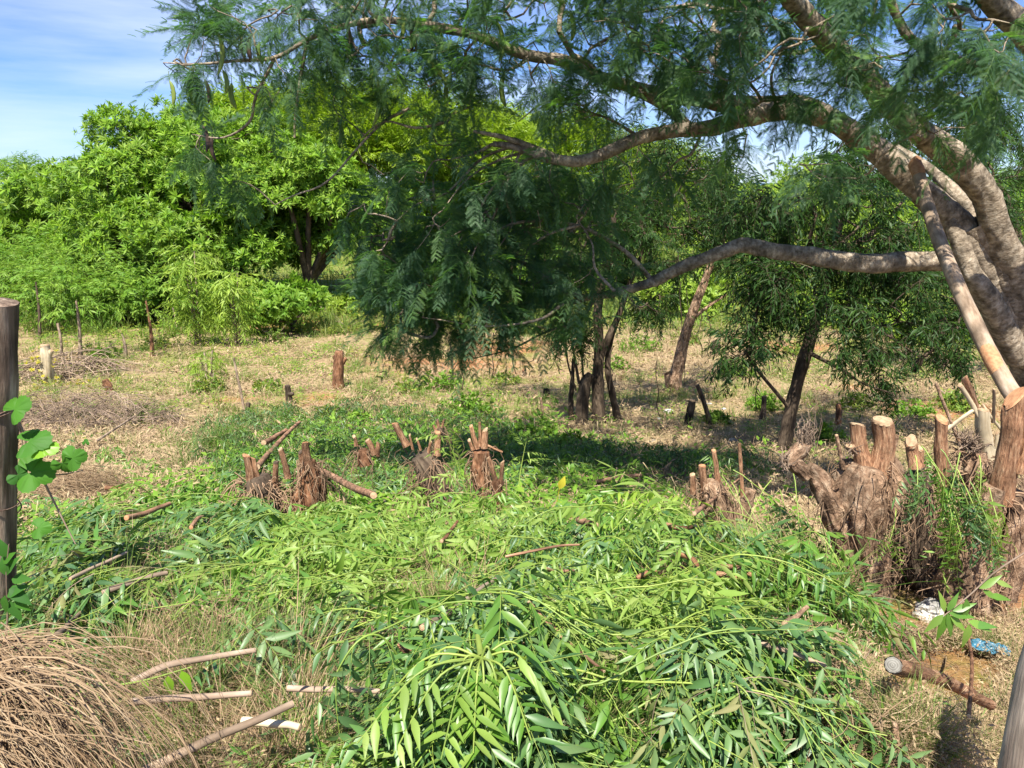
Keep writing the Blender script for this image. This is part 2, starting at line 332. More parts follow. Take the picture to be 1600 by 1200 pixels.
def neem_leaf_mesh(name, mats, seed, lod=0, **kw):
    rs = np.random.default_rng(seed); R, lf = neem_leaf_parts(rs, **kw); mb = MB()
    mb.tube(R[::1 if lod == 0 else 4], [.0015, .0006], 3, m=1)
    for p, F, l, s in lf:
        V, Q, T = blade(l, l*rs.uniform(.19, .26), 4 if lod == 0 else 2, sickle=s*.12*rs.uniform(.4, 1.5), fold=rs.uniform(.1, .7), droop=rs.uniform(-.1, .5))
        put(mb, V, F, p, quads=Q, tris=T, rnd=rs.uniform(0, .45))
    return mb.mesh(name, mats)
def bipinnate_mesh(name, mats, seed, L=.27, pairs=11, pl=.075, nl=14, curve=.5, lw=.0042):
    rs = np.random.default_rng(seed); mb = MB(); t = np.linspace(0, 1, 8)
    R = np.stack([L*t, rs.uniform(-.2, .2)*L*t*t, -curve*L*t*t], 1); mb.tube(R[::2], [.0016, .0006], 3, m=1)
    for i in range(pairs):
        u = .12 + .88*i/(pairs-1); p = np.array([np.interp(u, t, R[:, k]) for k in range(3)])
        for s in (1, -1):
            a = rs.uniform(.9, 1.25)*(1-.2*u); l = pl*(.55+.6*math.sin(math.pi*(.15+.75*u)))*rs.uniform(.85, 1.1)
            F = frame(np.array([math.cos(a), s*math.sin(a), -rs.uniform(.1, .75)]), [0, rs.uniform(-.3, .3), 1])
            x = np.linspace(.06, 1, nl)*l; V = []; T = []
            for j, xx in enumerate(x):
                q = lw*4.2*(.6+.4*math.sin(math.pi*j/nl)); dz = -.25*xx*xx/l
                for q2 in (q, -q):
                    b = len(V); V += [[xx-lw*.45, 0, dz], [xx+lw*.55, 0, dz], [xx+lw*1.1, q2, dz-abs(q)*.25]]; T.append([b, b+1, b+2])
            put(mb, np.array(V), F, p, tris=T, rnd=rs.uniform(0, .2))
    return mb.mesh(name, mats, smooth=False)
def whorl_mesh(name, mats, seed, n=11, L=.17, W=.045, spread=.9, segs=2):
    """cluster of simple leaves round a shoot tip, pointing up (+x)"""
    rs = np.random.default_rng(seed); mb = MB()
    mb.tube([[-.12, 0, 0], [0, 0, 0]], [.004, .003], 3, m=1)
    for i in range(n):
        a = i*2.4+rs.uniform(-.4, .4); e = rs.uniform(.2, spread)*1.45
        d = np.array([math.cos(e), math.sin(e)*math.cos(a), math.sin(e)*math.sin(a)])
        V, Q, T = blade(L*rs.uniform(.7, 1.15), W*rs.uniform(.8, 1.2), segs, fold=rs.uniform(.1, .5), droop=rs.uniform(.1, .5))
        put(mb, V, frame(d, np.array([1., 0, 0])+rs.normal(0, .2, 3)), [rs.uniform(-.05, .03), 0, 0], quads=Q, tris=T, rnd=rs.uniform(0, .35))
    return mb.mesh(name, mats)
def tuft_mesh(name, m, seed, n=40, h=.14, r=.06, w=.004, lean=.6, segs=3):
    rs = np.random.default_rng(seed); mb = MB(); t = np.linspace(0, 1, segs+1)
    for i in range(n):
        a = rs.uniform(0, 6.28); q = rs.uniform(0, r); l = h*rs.uniform(.5, 1.2); ln = rs.uniform(.1, 1)*lean
        b = np.array([q*math.cos(a), q*math.sin(a), -.01]); dr = np.array([math.cos(a+rs.normal(0, .6)), math.sin(a+rs.normal(0, .6)), 0])
        C = b + dr*(ln*l*t**1.6)[:, None] + np.array([0, 0, 1.])*(l*t*(1-.35*ln*t))[:, None]
        sd = np.array([-dr[1], dr[0], 0])*w*.5
        V = np.vstack([C[:-1]+sd*(1-t[:-1, None]*.5), C[:-1]-sd*(1-t[:-1, None]*.5), C[-1:]]); k = segs
        mb.add(V, [[j, k+j, k+j+1, j+1] for j in range(k-1)], [[k-1, 2*k-1, 2*k]], rnd=rs.uniform(0, .5))
    return mb.mesh(name, m)
def litter_mesh(name, mats, seed, n=40, r=.2, s=.05):
    rs = np.random.default_rng(seed); mb = MB()
    for i in range(n):
        p = np.r_[rs.normal(0, r*.5, 2), rs.uniform(.0, .03)]
        d = np.r_[rs.normal(0, 1, 2), rs.normal(0, .25)]
        if rs.random() < .5:
            V, Q, T = blade(s*rs.uniform(.5, 1.2), s*.35, 2, fold=rs.uniform(-.5, .5), droop=rs.uniform(-.4, .4)); put(mb, V, frame(d, [rs.normal(0,.3), rs.normal(0,.3), 1]), p, quads=Q, tris=T, rnd=rs.uniform(0, 1))
        else:
            l = s*rs.uniform(1, 3.2); F = frame(d, [0, 0, 1]); q = s*.045
            put(mb, np.array([[0, q, 0], [0, -q, 0], [l*.5, 0, rs.normal(0, .1)*l], [l, q, 0], [l, -q, 0]]), F, p, quads=None, tris=[[0, 1, 2], [2, 3, 4]], rnd=rs.uniform(0, 1), m=1)
    return mb.mesh(name, mats, smooth=False)
def weed_mesh(name, mats, seed, n=26, r=.1, L=.035, h=.08):
    rs = np.random.default_rng(seed); mb = MB()
    for i in range(n):
        a = rs.uniform(0, 6.28); q = r*math.sqrt(rs.random()); z = h*rs.uniform(.1, 1)*(1-q/r*.6)
        V, Q, T = blade(L*rs.uniform(.6, 1.3), L*.5, 2, fold=.2, droop=rs.uniform(0, .4))
        put(mb, V, frame([math.cos(a), math.sin(a), rs.uniform(-.2, .6)], [0, 0, 1]), [q*math.cos(a), q*math.sin(a), z], quads=Q, tris=T, rnd=rs.uniform(0, .4))
    return mb.mesh(name, mats)

# ------------------------------------------------------------------ scattering: one object whose points carry copies of a few leaf meshes
def eulers(X, Z):
    X = nz(X); Z = nz(Z - X*np.sum(X*Z, -1, keepdims=True)); Y = np.cross(Z, X)
    return np.stack([np.arctan2(Y[:, 2], Z[:, 2]), np.arcsin(np.clip(-X[:, 2], -1, 1)), np.arctan2(X[:, 1], X[:, 0])], 1)
_groups = {}
def scatter_group(meshes):
    key = tuple(m.name for m in meshes)
    if key in _groups: return _groups[key]
    g = bpy.data.node_groups.new('leaf_scatter', 'GeometryNodeTree')
    g.interface.new_socket('Geometry', in_out='INPUT', socket_type='NodeSocketGeometry')
    g.interface.new_socket('Geometry', in_out='OUTPUT', socket_type='NodeSocketGeometry')
    N = g.nodes.new; k = g.links.new
    gi, go = N('NodeGroupInput'), N('NodeGroupOutput')
    jn = N('GeometryNodeJoinGeometry')
    for m in reversed(meshes):
        o = bpy.data.objects.new(m.name+'_shape', m)
        oi = N('GeometryNodeObjectInfo'); oi.inputs['Object'].default_value = o; oi.inputs['As Instance'].default_value = False
        ti = N('GeometryNodeGeometryToInstance'); k(oi.outputs['Geometry'], ti.inputs[0]); k(ti.outputs[0], jn.inputs[0])
    ip = N('GeometryNodeInstanceOnPoints'); ip.inputs['Pick Instance'].default_value = True
    def na(n, t):
        a = N('GeometryNodeInputNamedAttribute'); a.data_type = t; a.inputs['Name'].default_value = n; return a.outputs['Attribute']
    er = N('FunctionNodeEulerToRotation'); k(na('rot', 'FLOAT_VECTOR'), er.inputs[0])
    k(gi.outputs[0], ip.inputs['Points']); k(jn.outputs[0], ip.inputs['Instance']); k(na('idx', 'INT'), ip.inputs['Instance Index'])
    k(er.outputs[0], ip.inputs['Rotation']); k(na('scl', 'FLOAT'), ip.inputs['Scale']); k(ip.outputs[0], go.inputs[0])
    _groups[key] = g; return g
N_INST = 0
def scatter(name, meshes, P, X, Z, scl, parent=None, label=None, cat=None, idx=None, keepkind='stuff'):
    global N_INST
    P = np.asarray(P, float); n = len(P); N_INST += n
    me = bpy.data.meshes.new(name); me.vertices.add(n); me.vertices.foreach_set('co', P.ravel())
    e = eulers(np.asarray(X, float), np.asarray(Z, float))
    a = me.attributes.new('rot', 'FLOAT_VECTOR', 'POINT'); a.data.foreach_set('vector', e.ravel())
    a = me.attributes.new('scl', 'FLOAT', 'POINT'); a.data.foreach_set('value', np.broadcast_to(scl, (n,)).astype(float))
    a = me.attributes.new('idx', 'INT', 'POINT'); a.data.foreach_set('value', (rng.integers(0, len(meshes), n) if idx is None else idx).astype(np.int32))
    for m in meshes[0].materials: me.materials.append(m)
    o = bpy.data.objects.new(name, me); COL.objects.link(o)
    md = o.modifiers.new('scatter', 'NODES'); md.node_group = scatter_group(meshes)
    if parent is not None: o.parent = parent
    return tag(o, label, cat, kind=keepkind)
def rdir(n, z=(-1, 1)):
    a = RU(0, 2*math.pi, n); zz = RU(z[0], z[1], n); r = np.sqrt(1-zz**2); return np.stack([r*np.cos(a), r*np.sin(a), zz], 1)

NEEM_L0 = [neem_leaf_mesh('neem_leaf', [M['neem'], M['shootgreen']], 10+i, L=.25+.02*(i % 4), pairs=5+i % 3, hang=[.35,.9,.5,1.3,.2,.7,.3,.8][i], curve=[.2,.6,.4,.3,.1,.8,.5,.3][i]) for i in range(8)]
def remat(me, mats):
    c = me.copy()
    for i, m in enumerate(mats): c.materials[i] = m
    return c
NEEM_YOUNG = [remat(m, [M['neem_young'], M['shootgreen']]) for m in NEEM_L0]
NEEM_OLD = [remat(m, [M['neem_old'], M['shootgreen']]) for m in NEEM_L0]
NEEM_WILT = [remat(m, [M['wilt'], M['twig_dry']]) for m in NEEM_L0]
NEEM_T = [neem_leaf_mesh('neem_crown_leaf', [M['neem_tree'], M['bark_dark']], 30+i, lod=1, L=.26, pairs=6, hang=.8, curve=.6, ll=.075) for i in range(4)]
FEATH = [bipinnate_mesh('feathery_leaf', [M['feather'], M['feather']], 50+i, curve=[.3, .6, .9, .5, 1.2][i]) for i in range(5)]
MANGO = [whorl_mesh('mango_shoot', [M['mango'], M['bark_dark']], 60+i, n=16, L=.19, W=.052) for i in range(4)]
BUSHL = [whorl_mesh('bush_shoot', [M['bush'], M['bark_dark']], 70+i, n=12, L=.13, W=.055) for i in range(4)]
BRIGHTL = [whorl_mesh('bright_bush_shoot', [M['bright_bush'], M['bark_dark']], 75+i, n=12, L=.13, W=.05) for i in range(3)]
FLAM = [neem_leaf_mesh('flamboyant_spray', [M['flamboyant'], M['bark_dark']], 80+i, lod=1, L=.5, pairs=10, ll=.16, hang=.15, curve=.15) for i in range(3)]
NEEMFAR = [neem_leaf_mesh('far_neem_spray', [M['bush'], M['bark_dark']], 85+i, lod=1, L=.42, pairs=7, ll=.15, hang=.8, curve=.6) for i in range(3)]

# ------------------------------------------------------------------ growing twigs out to the foliage
def grow(limbs, A, step=.12, rtip=.003, expo=.42, rmax=.03, jit=.02, sag=0.):
    """limbs: list of (points, radii). A: attractors. Returns list of (points, radii) twigs and (positions, directions) for leaves"""
    P = np.vstack([l[0] for l in limbs]); Rl = np.concatenate([np.interp(np.linspace(0,1,len(l[0])), np.linspace(0,1,len(l[1])), l[1]) for l in limbs])
    T = np.vstack([nz(np.gradient(l[0], axis=0)) for l in limbs])
    nl = len(P); parent = [-1]*nl; P = list(P); T = list(T); chains = []
    A = np.asarray(A); d0 = np.array([np.min(np.linalg.norm(np.array(P[:nl])-a, axis=1)) for a in A]); A = A[np.argsort(d0)]
    arr = np.zeros((nl+len(A)*14, 3)); arr[:nl] = P; tr = np.zeros_like(arr); tr[:nl] = T; n = nl; par = -np.ones(len(arr), int); cnt = np.zeros(len(arr), int)
    for a in A:
        D = np.linalg.norm(arr[:n]-a, axis=1); j = int(np.argmin(D)); d = D[j]
        if d < .05: continue
        p0 = arr[j]; dd = (a-p0)/d; t0 = nz(tr[j]+dd*1.2+rng.normal(0, .25, 3))
        k = int(np.clip(math.ceil(d/step), 2, 12)); u = np.linspace(0, 1, k+1)[:, None]
        c1 = p0+t0*d*.4; c2 = a-(dd+rng.normal(0, .3, 3))*d*.3+np.array([0, 0, sag*d])
        C = (1-u)**3*p0+3*(1-u)**2*u*c1+3*(1-u)*u*u*c2+u**3*a
        C[1:] += rng.normal(0, jit, (k, 3))*min(1, d)
        arr[n:n+k] = C[1:]; tr[n:n+k] = nz(np.diff(C, axis=0)); par[n] = j; par[n+1:n+k] = np.arange(n, n+k-1)
        chains.append((j, n, n+k)); n += k
    for j, a, b in reversed(chains):
        c = cnt[b-1]+1
        for q in range(b-1, a-1, -1): c = max(c, 0); cnt[q] += 0; cnt[q] = max(cnt[q], 0)
        cnt[b-1] += 1
    for q in range(n-1, nl-1, -1):
        if par[q] >= nl: cnt[par[q]] += cnt[q]
    tw = []
    for j, a, b in chains:
        idx = np.r_[j, a:b]; r = np.minimum(rtip*np.maximum(cnt[idx], 1)**expo, rmax); r[0] = r[1]*1.05; tw.append((arr[idx], r))
    lp = np.vstack([arr[a:b] for j, a, b in chains]); ld = np.vstack([tr[a:b] for j, a, b in chains]); tip = np.concatenate([np.linspace(.2, 1, b-a) for j, a, b in chains])
    return tw, lp, ld, tip, cnt[np.concatenate([np.arange(a, b) for j, a, b in chains])]
def twig_obj(name, tw, m, parent, minr=0, sides=5):
    mb = MB()
    for p, r in tw: mb.tube(p, np.maximum(r, minr), sides if r[0] > .008 else 3)
    return mb.build(name, m, parent, kind='stuff')
def blobs_px(B, per=1.0):
    A = []
    for px, py, Y, rx, ry, rY, n in B:
        n = max(1, int(n*per)); v = rng.normal(0, 1, (n, 3)); v = v/np.linalg.norm(v, axis=1)[:, None]*RU(.15, 1, (n, 1))**.5
        for q in v: A.append(at(px+q[0]*rx, py+q[1]*ry, Y+q[2]*rY))
    return np.array(A)

# ------------------------------------------------------------------ setting: ground and sea
def ground():
    ys = np.concatenate([np.arange(-3, 8, .09), np.geomspace(8, 700, 260)]); xs = np.linspace(-1, 1, 261)
    X = np.sign(xs)[None]*np.abs(xs)[None]**1.25*(5+np.abs(ys)[:, None]*1.7); Y = np.repeat(ys[:, None], 261, 1)
    Z = gz(X, Y) + np.where(Y < 16, (fbm(X, Y, 5, 1)-.5)*.05, 0)
    n, m = X.shape; i, j = np.meshgrid(np.arange(n-1), np.arange(m-1), indexing='ij'); a = i*m+j
    mb = MB(); mb.add(np.stack([X, Y, Z], -1).reshape(-1, 3), np.stack([a, a+1, a+m+1, a+m], -1).reshape(-1, 4), rnd=red(X, Y).ravel())
    mt, nn = mat('field_ground'); k = nn.links.new
    ge = nn.nodes.new('ShaderNodeNewGeometry')
    def noise(s, d=6, r=.6):
        q = nn.nodes.new('ShaderNodeTexNoise'); q.inputs['Scale'].default_value = s; q.inputs['Detail'].default_value = d; q.inputs['Roughness'].default_value = r; k(ge.outputs['Position'], q.inputs['Vector']); return q.outputs['Fac']
    base = ramp(nn, [(.3, (.15, .095, .055)), (.5, (.34, .25, .14)), (.68, (.46, .36, .2))]); k(noise(9, 8, .7), base.inputs[0])
    rd = nn.nodes.new('ShaderNodeMix'); rd.data_type = 'RGBA'; rd.inputs['B'].default_value = (.37, .17, .075, 1)
    rm = attr(nn, 'rnd'); k(rm.outputs['Fac'], rd.inputs['Factor']); k(base.outputs[0], rd.inputs['A'])
    gr = nn.nodes.new('ShaderNodeMix'); gr.data_type = 'RGBA'; gr.inputs['B'].default_value = (.15, .2, .035, 1)
    gm = nn.nodes.new('ShaderNodeMapRange'); gm.inputs['From Min'].default_value = .48; gm.inputs['From Max'].default_value = .62; k(noise(1.1, 7, .7), gm.inputs[0])
    sp = nn.nodes.new('ShaderNodeSeparateXYZ'); k(ge.outputs['Position'], sp.inputs[0])
    far = nn.nodes.new('ShaderNodeMapRange'); far.inputs['From Min'].default_value = 19; far.inputs['From Max'].default_value = 24; k(sp.outputs['Y'], far.inputs[0])
    mxm = nn.nodes.new('ShaderNodeMath'); mxm.operation = 'MAXIMUM'; k(gm.outputs[0], mxm.inputs[0]); k(far.outputs[0], mxm.inputs[1])
    ml = nn.nodes.new('ShaderNodeMath'); ml.operation = 'MULTIPLY'; ml.inputs[1].default_value = .75; k(mxm.outputs[0], ml.inputs[0])
    k(ml.outputs[0], gr.inputs['Factor']); k(rd.outputs['Result'], gr.inputs['A'])
    p = nn.nodes.new('ShaderNodeBsdfPrincipled'); p.inputs['Roughness'].default_value = .95; p.inputs['Specular IOR Level'].default_value = .1; k(gr.outputs['Result'], p.inputs['Base Color'])
    b = nn.nodes.new('ShaderNodeBump'); b.inputs['Distance'].default_value = .04; b.inputs['Strength'].default_value = .9; k(noise(24, 6, .7), b.inputs['Height']); k(b.outputs[0], p.inputs['Normal'])
    o = nn.nodes.new('ShaderNodeOutputMaterial'); k(p.outputs[0], o.inputs[0])
    tag(mb.build('ground', mt), 'uneven field ground of straw, reddish soil and low weeds', kind='structure')
    ms, nn = mat('sea_water'); p = nn.nodes.new('ShaderNodeBsdfPrincipled'); p.inputs['Base Color'].default_value = (.03, .09, .2, 1); p.inputs['Roughness'].default_value = .35
    o = nn.nodes.new('ShaderNodeOutputMaterial'); nn.links.new(p.outputs[0], o.inputs[0])
    mb = MB(); mb.add([[-40000, 450, E-24], [40000, 450, E-24], [40000, 45000, E-24], [-40000, 45000, E-24]], [[0, 1, 2, 3]])
    tag(mb.build('sea', ms), 'thin blue strip of sea on the horizon', kind='structure')
ground()

# ------------------------------------------------------------------ big spreading tree on the right
def big_tree():
    t = thing('spreading_tree', 'large spreading tree leaning in from the right with feathery leaves and hanging pods', 'tree', loc=(0, 0, 0))
    def limb(pp, r, name='branch', sides=16, rough=.12, lab=None, cap=False):
        P = np.array([at(a, b, c) for a, b, c in pp]); n = max(8, int(np.sum(np.linalg.norm(np.diff(P, axis=0), axis=1))/.045))
        P[:, 0] += .05*(name == 'trunk'); C = catmull(P, n); r = list(np.array(r)*(.8 if max(r) > .05 else 1)); mb = MB(); mb.tube(C, r, sides, cap=cap, rough=rough*1.7, rf=5); mb.build(name, M['bark_big'], t, label=lab); return (C, r)
    LM = []
    tr = limb([(1665, 900, 5.2), (1650, 760, 5.15), (1625, 640, 5.1), (1598, 540, 5.05), (1572, 455, 5.0), (1535, 395, 4.98), (1505, 350, 4.95)], [.28, .21, .18, .165, .14, .11, .09], 'trunk', 30, .1)
    A = limb([(1600, 560, 5.08), (1590, 450, 4.95), (1562, 370, 4.9), (1535, 300, 4.85), (1490, 245, 4.75), (1430, 200, 4.65), (1380, 150, 4.6), (1325, 95, 4.5), (1283, 50, 4.4), (1238, 0, 4.3), (1185, -70, 4.1), (1100, -160, 3.9)],
             [.125, .115, .105, .1, .095, .085, .075, .07, .065, .06, .05, .03], sides=22, rough=.14)
    B = limb([(1590, 520, 5.05), (1530, 400, 5.0), (1490, 345, 5.0), (1430, 290, 5.0), (1370, 235, 5.05), (1310, 195, 5.1), (1260, 168, 5.2), (1180, 165, 5.3), (1130, 160, 5.3), (1060, 150, 5.3), (1000, 140, 5.3), (930, 118, 5.2), (880, 95, 5.1), (820, 85, 5), (740, 55, 4.95), (660, 38, 4.9), (590, 30, 4.85)],
             [.13, .12, .11, .10, .09, .085, .08, .07, .07, .06, .05, .045, .045, .04, .035, .03, .02], sides=20, rough=.14)
    B2 = limb([(1290, 182, 5.12), (1230, 172, 5.1), (1170, 182, 5.0), (1110, 200, 4.95), (1060, 203, 4.9), (1000, 215, 4.9), (950, 238, 4.85), (900, 252, 4.8), (850, 245, 4.8), (810, 230, 4.8), (770, 225, 4.8)],
              [.09, .085, .075, .06, .055, .05, .045, .04, .035, .03, .02], sides=14)
    B3 = limb([(1075, 200, 4.92), (1050, 175, 4.97), (1010, 150, 5.0), (985, 140, 5.1)], [.035, .03, .03, .03], sides=10)
    Cc = limb([(1545, 440, 5.0), (1500, 412, 5.0), (1440, 408, 5.0), (1350, 412, 5.05), (1280, 402, 5.1), (1210, 392, 5.15), (1160, 385, 5.2), (1110, 400, 5.2), (1060, 420, 5.25), (1020, 440, 5.3), (970, 455, 5.35), (920, 465, 5.4), (870, 478, 5.4), (820, 482, 5.4), (770, 500, 5.4)],
              [.12, .085, .075, .075, .07, .065, .062, .055, .05, .045, .035, .025, .016, .012, .008], sides=18, rough=.16)
    C2 = limb([(1020, 440, 5.3), (985, 400, 5.3), (950, 375, 5.3), (900, 352, 5.3), (850, 350, 5.3), (800, 362, 5.25), (760, 400, 5.2)], [.018, .015, .013, .011, .009, .007, .005], sides=8, rough=.08)
    C3 = limb([(960, 462, 5.35), (900, 462, 5.3), (860, 440, 5.3), (825, 415, 5.3), (800, 405, 5.3)], [.02, .02, .018, .015, .01], sides=8)
    C4 = limb([(930, 465, 5.4), (905, 500, 5.4), (850, 520, 5.35), (800, 545, 5.3), (740, 560, 5.2)], [.016, .012, .009, .007, .004], sides=6)
    D = limb([(1720, 330, 4.7), (1660, 200, 4.3), (1600, 140, 4.2), (1540, 112, 4.2), (1480, 90, 4.2), (1425, 62, 4.2), (1395, 10, 4.2), (1370, -60, 4.1)], [.07, .055, .045, .04, .035, .03, .025, .02], sides=14)
    limb([(1640, 620, 5.1), (1700, 450, 4.9), (1720, 330, 4.7), (1700, 180, 4.2), (1620, 70, 3.9), (1550, 0, 3.8), (1480, -90, 3.6)], [.14, .12, .1, .09, .075, .065, .05], sides=16)
    F = limb([(1545, 400, 5.1), (1520, 335, 5.25), (1480, 290, 5.4), (1450, 262, 5.6), (1400, 230, 5.8)], [.07, .055, .05, .04, .03], sides=12)
    G = limb([(1590, 560, 5.0), (1545, 470, 4.88), (1520, 430, 4.86), (1500, 380, 4.9), (1480, 340, 4.95)], [.10, .09, .075, .06, .05], sides=14)   # buttress fold on the trunk
    S1 = limb([(880, 252, 4.8), (830, 230, 4.8), (790, 215, 4.75), (740, 205, 4.7)], [.025, .02, .015, .01], sides=7)
    S2 = limb([(600, 28, 4.85), (540, 40, 4.8), (480, 62, 4.75), (430, 90, 4.7), (370, 95, 4.65), (310, 100, 4.6), (255, 98, 4.6)], [.02, .017, .014, .011, .009, .006, .003], sides=6)
    S3 = limb([(480, 62, 4.75), (470, 120, 4.8), (462, 180, 4.85), (460, 215, 4.85)], [.012, .01, .009, .007], sides=6)
    S4 = limb([(640, 170, 5), (600, 190, 5), (560, 230, 4.9), (510, 285, 4.85), (460, 305, 4.8), (430, 320, 4.8)], [.012, .01, .008, .007, .005, .003], sides=6)
    S5 = limb([(430, 90, 4.7), (400, 150, 4.75), (390, 190, 4.8), (350, 215, 4.8), (300, 210, 4.8)], [.01, .009, .008, .006, .003], sides=6)
    LM_extra = []; LM = [A, B, B2, B3, Cc, C2, C3, C4, D, F, S1, S2, S3, S4, S5]
    for q in ([(845,240),(800,262),(765,300),(735,350),(700,372)], [(835,240),(790,280),(775,330),(740,395),(728,450)], [(830,235),(780,250),(730,280),(690,330)], [(815,232),(790,300),(800,350),(770,400)], [(800,228),(750,250),(700,300),(650,320),(620,345)],
              [(905,352),(860,365),(825,390),(812,430)], [(1180,165),(1150,140),(1140,100),(1110,60)], [(1215,175),(1205,120),(1225,70),(1205,20)], [(1000,215),(960,190),(930,180),(900,190)], [(1100,200),(1080,240),(1060,250),(1020,290)], [(700,190),(650,200),(600,190),(560,220)],
              [(680,40),(640,60),(600,55),(560,75)], [(770,225),(740,240),(700,250)], [(960,455),(930,420),(925,380),(900,340)], [(1290,60),(1320,50),(1360,60)], [(1390,150),(1440,140),(1500,150)], [(880,475),(840,500),(760,510),(690,500)], [(850,345),(800,350),(750,380),(720,430),(700,470)], [(830,90),(790,110),(740,100),(700,120)], [(930,118),(900,150),(850,160),(810,190)], [(1325,95),(1310,130),(1345,140),(1370,180),(1400,182)]):
        LM_extra.append(limb([(a, b, 4.95+.1*math.sin(a)) for a, b in q], [.011, .009, .006, .003], sides=6, rough=.05))
    Bl = [(300,100,4.6,55,22,.3,9),(360,60,4.6,70,45,.4,16),(325,230,4.8,40,20,.3,4),(375,285,4.9,25,35,.3,3),(330,20,4.6,40,20,.3,4),
      (470,45,4.8,100,45,.5,26),(440,140,4.8,60,50,.4,10),(600,55,5,110,60,.6,40),(560,180,5,50,40,.4,5),(640,140,5,60,40,.4,9),
      (740,70,5,110,75,.6,44),(710,200,5,70,60,.5,12),(645,290,5,55,50,.4,17),(575,345,5,45,35,.4,9),(700,350,5.2,95,80,.6,62),(600,410,5.1,45,55,.4,22),
      (650,460,5.1,80,55,.4,46),(760,420,5.2,110,80,.6,74),(750,505,5.2,110,35,.4,34),(650,500,5.1,60,40,.3,10),(860,330,5.4,110,80,.6,56),(890,440,5.3,80,50,.4,26),
      (900,130,5,110,75,.6,36),(950,40,4.7,100,50,.5,22),(1050,80,4.7,110,80,.6,36),(1000,260,5,80,50,.5,7),(1150,100,4.5,90,90,.6,28),
      (1130,225,4.2,60,25,.3,5),(1200,40,4.4,80,50,.5,16),(1300,262,4.2,70,25,.3,6),(1330,60,4.4,90,60,.5,20),(1400,120,4.3,90,60,.5,16),
      (1480,50,3.9,90,60,.5,18),(1560,90,3.7,60,70,.4,14),(1480,190,4.3,70,50,.4,7),(1500,20,4,100,40,.5,10),
      (800,280,5,100,60,.5,26),(1240,130,4.6,70,60,.4,8),(550,110,4.9,80,50,.4,14),
      (700,-70,4.6,300,60,.8,60),(1050,-80,4.4,260,70,.9,60),(1400,-90,4.2,240,70,1,50),(1000,-230,4.2,380,110,.9,70),(600,-40,5.6,240,40,.5,30),(1000,-330,3.3,260,90,.6,50),(800,-120,5.6,200,80,.6,40),(1000,0,6.3,400,60,.6,70),(1150,60,6.6,250,60,.5,40)]  # mostly unseen crown above the frame, added for the shade it casts
    LM += LM_extra; A_ = blobs_px(Bl)
    tw, lp, ld, tip, cnt = grow(LM, A_, step=.09, rtip=.0028, expo=.45, rmax=.028, jit=.03)
    twig_obj('twigs', tw, M['bark_big'], t)
    sel = np.nonzero((cnt <= 3) & (tip > .3))[0]
    P, X = [], []
    for i in sel:
        k = (1 if RU(0, 1) < .85 else 0) if tip[i] < .95 else 5
        for _ in range(k):
            d = nz(ld[i]*.8 + rng.normal(0, .7, 3) + np.array([0, 0, -.15])); P.append(lp[i]); X.append(d)
    P, X = np.array(P), np.array(X); Z = np.array([0, 0, 1.]) + rng.normal(0, .35, (len(P), 3))
    scatter('crown', FEATH, P, X, Z, RU(.5, .92, len(P)), t)
    print('big tree leaves', len(P), 'attractors', len(A_))
    pods = [(267,145,4.6,34,0),(303,146,4.6,32,1),(322,143,4.6,34,2),(340,85,4.55,58,0),(350,128,4.6,34,0),(366,150,4.65,36,0),(335,232,4.8,36,2),(319,217,4.8,40,2),
            (585,160,4.9,70,0),(577,115,4.9,30,0),(532,93,4.85,34,0),(625,42,4.85,44,1),(680,113,4.8,50,3),(703,140,4.85,50,0),(731,130,4.85,60,0),(778,66,4.8,56,0),(790,140,4.8,50,0),(891,42,4.6,40,0),(945,16,4.6,46,0),(393,75,4.6,36,2),(408,84,4.6,30,0),(640,60,4.8,36,2),(528,205,4.9,44,0)]
    for i, (px, py, Y, hp, kk) in enumerate(pods):
        c = at(px, py, Y); h = hp*Y/FPX; lean = random.uniform(-.15, .15) if kk != 3 else .9
        s = np.linspace(-.5, .5, 11); P = c + np.stack([lean*s*h + .12*h*(1-4*s*s)*random.choice([-1, 1]), random.uniform(-.1,.1)*s*h, -s*h], 1)
        mb = MB(); wv = random.uniform(.012, .016); r = wv*np.array([.15,.6,.85,1,.9,1,.92,1,.85,.6,.12]); mb.tube(P, r, 8, rough=.05)
        for v in mb.v: v[:, 1] = P[:, 1].mean() + (v[:, 1]-P[:, 1].mean())*.45
        mb.tube([P[0], P[0]+[0, 0, .05]], [.0018, .002], 4)
        mb.build('pod', M['pod_dark'] if kk == 2 else M['pod_green'], t, label='dark ripe pod' if kk == 2 else 'green pod')
big_tree()

# prop pole leaning on the tree
def pole(name, pp, r, m, cutm, label, cat, sides=16, rough=.06, group=None, parts=True, n=None):
    P = np.array([at(*p) if len(p) == 3 else hit(*p, f=sz) for p in pp])
    C = catmull(P, n or max(10, int(np.linalg.norm(P[-1]-P[0])/.03)))
    t = thing(name, label, cat, group, loc=tuple(C[0])); mb = MB(); mb.tube(C-C[0], r, sides, rough=rough, rf=8)
    mb.build('shaft', m, t)
    mb = MB(); T = nz(C[-1]-C[-2]); rr = np.atleast_1d(r)
    mb.tube(np.array([C[-1]-T*.004, C[-1]+T*.006])-C[0], [rr[-1]*1.0, rr[-1]*.92], sides, cap='end'); mb.build('cut_end', cutm, t)
    T = nz(C[1]-C[0]); mb = MB(); mb.tube(np.array([C[0]+T*.004, C[0]-T*.006])-C[0], [rr[0]*1.0, rr[0]*.92], sides, cap='end'); mb.build('cut_end', cutm, t)
    return t
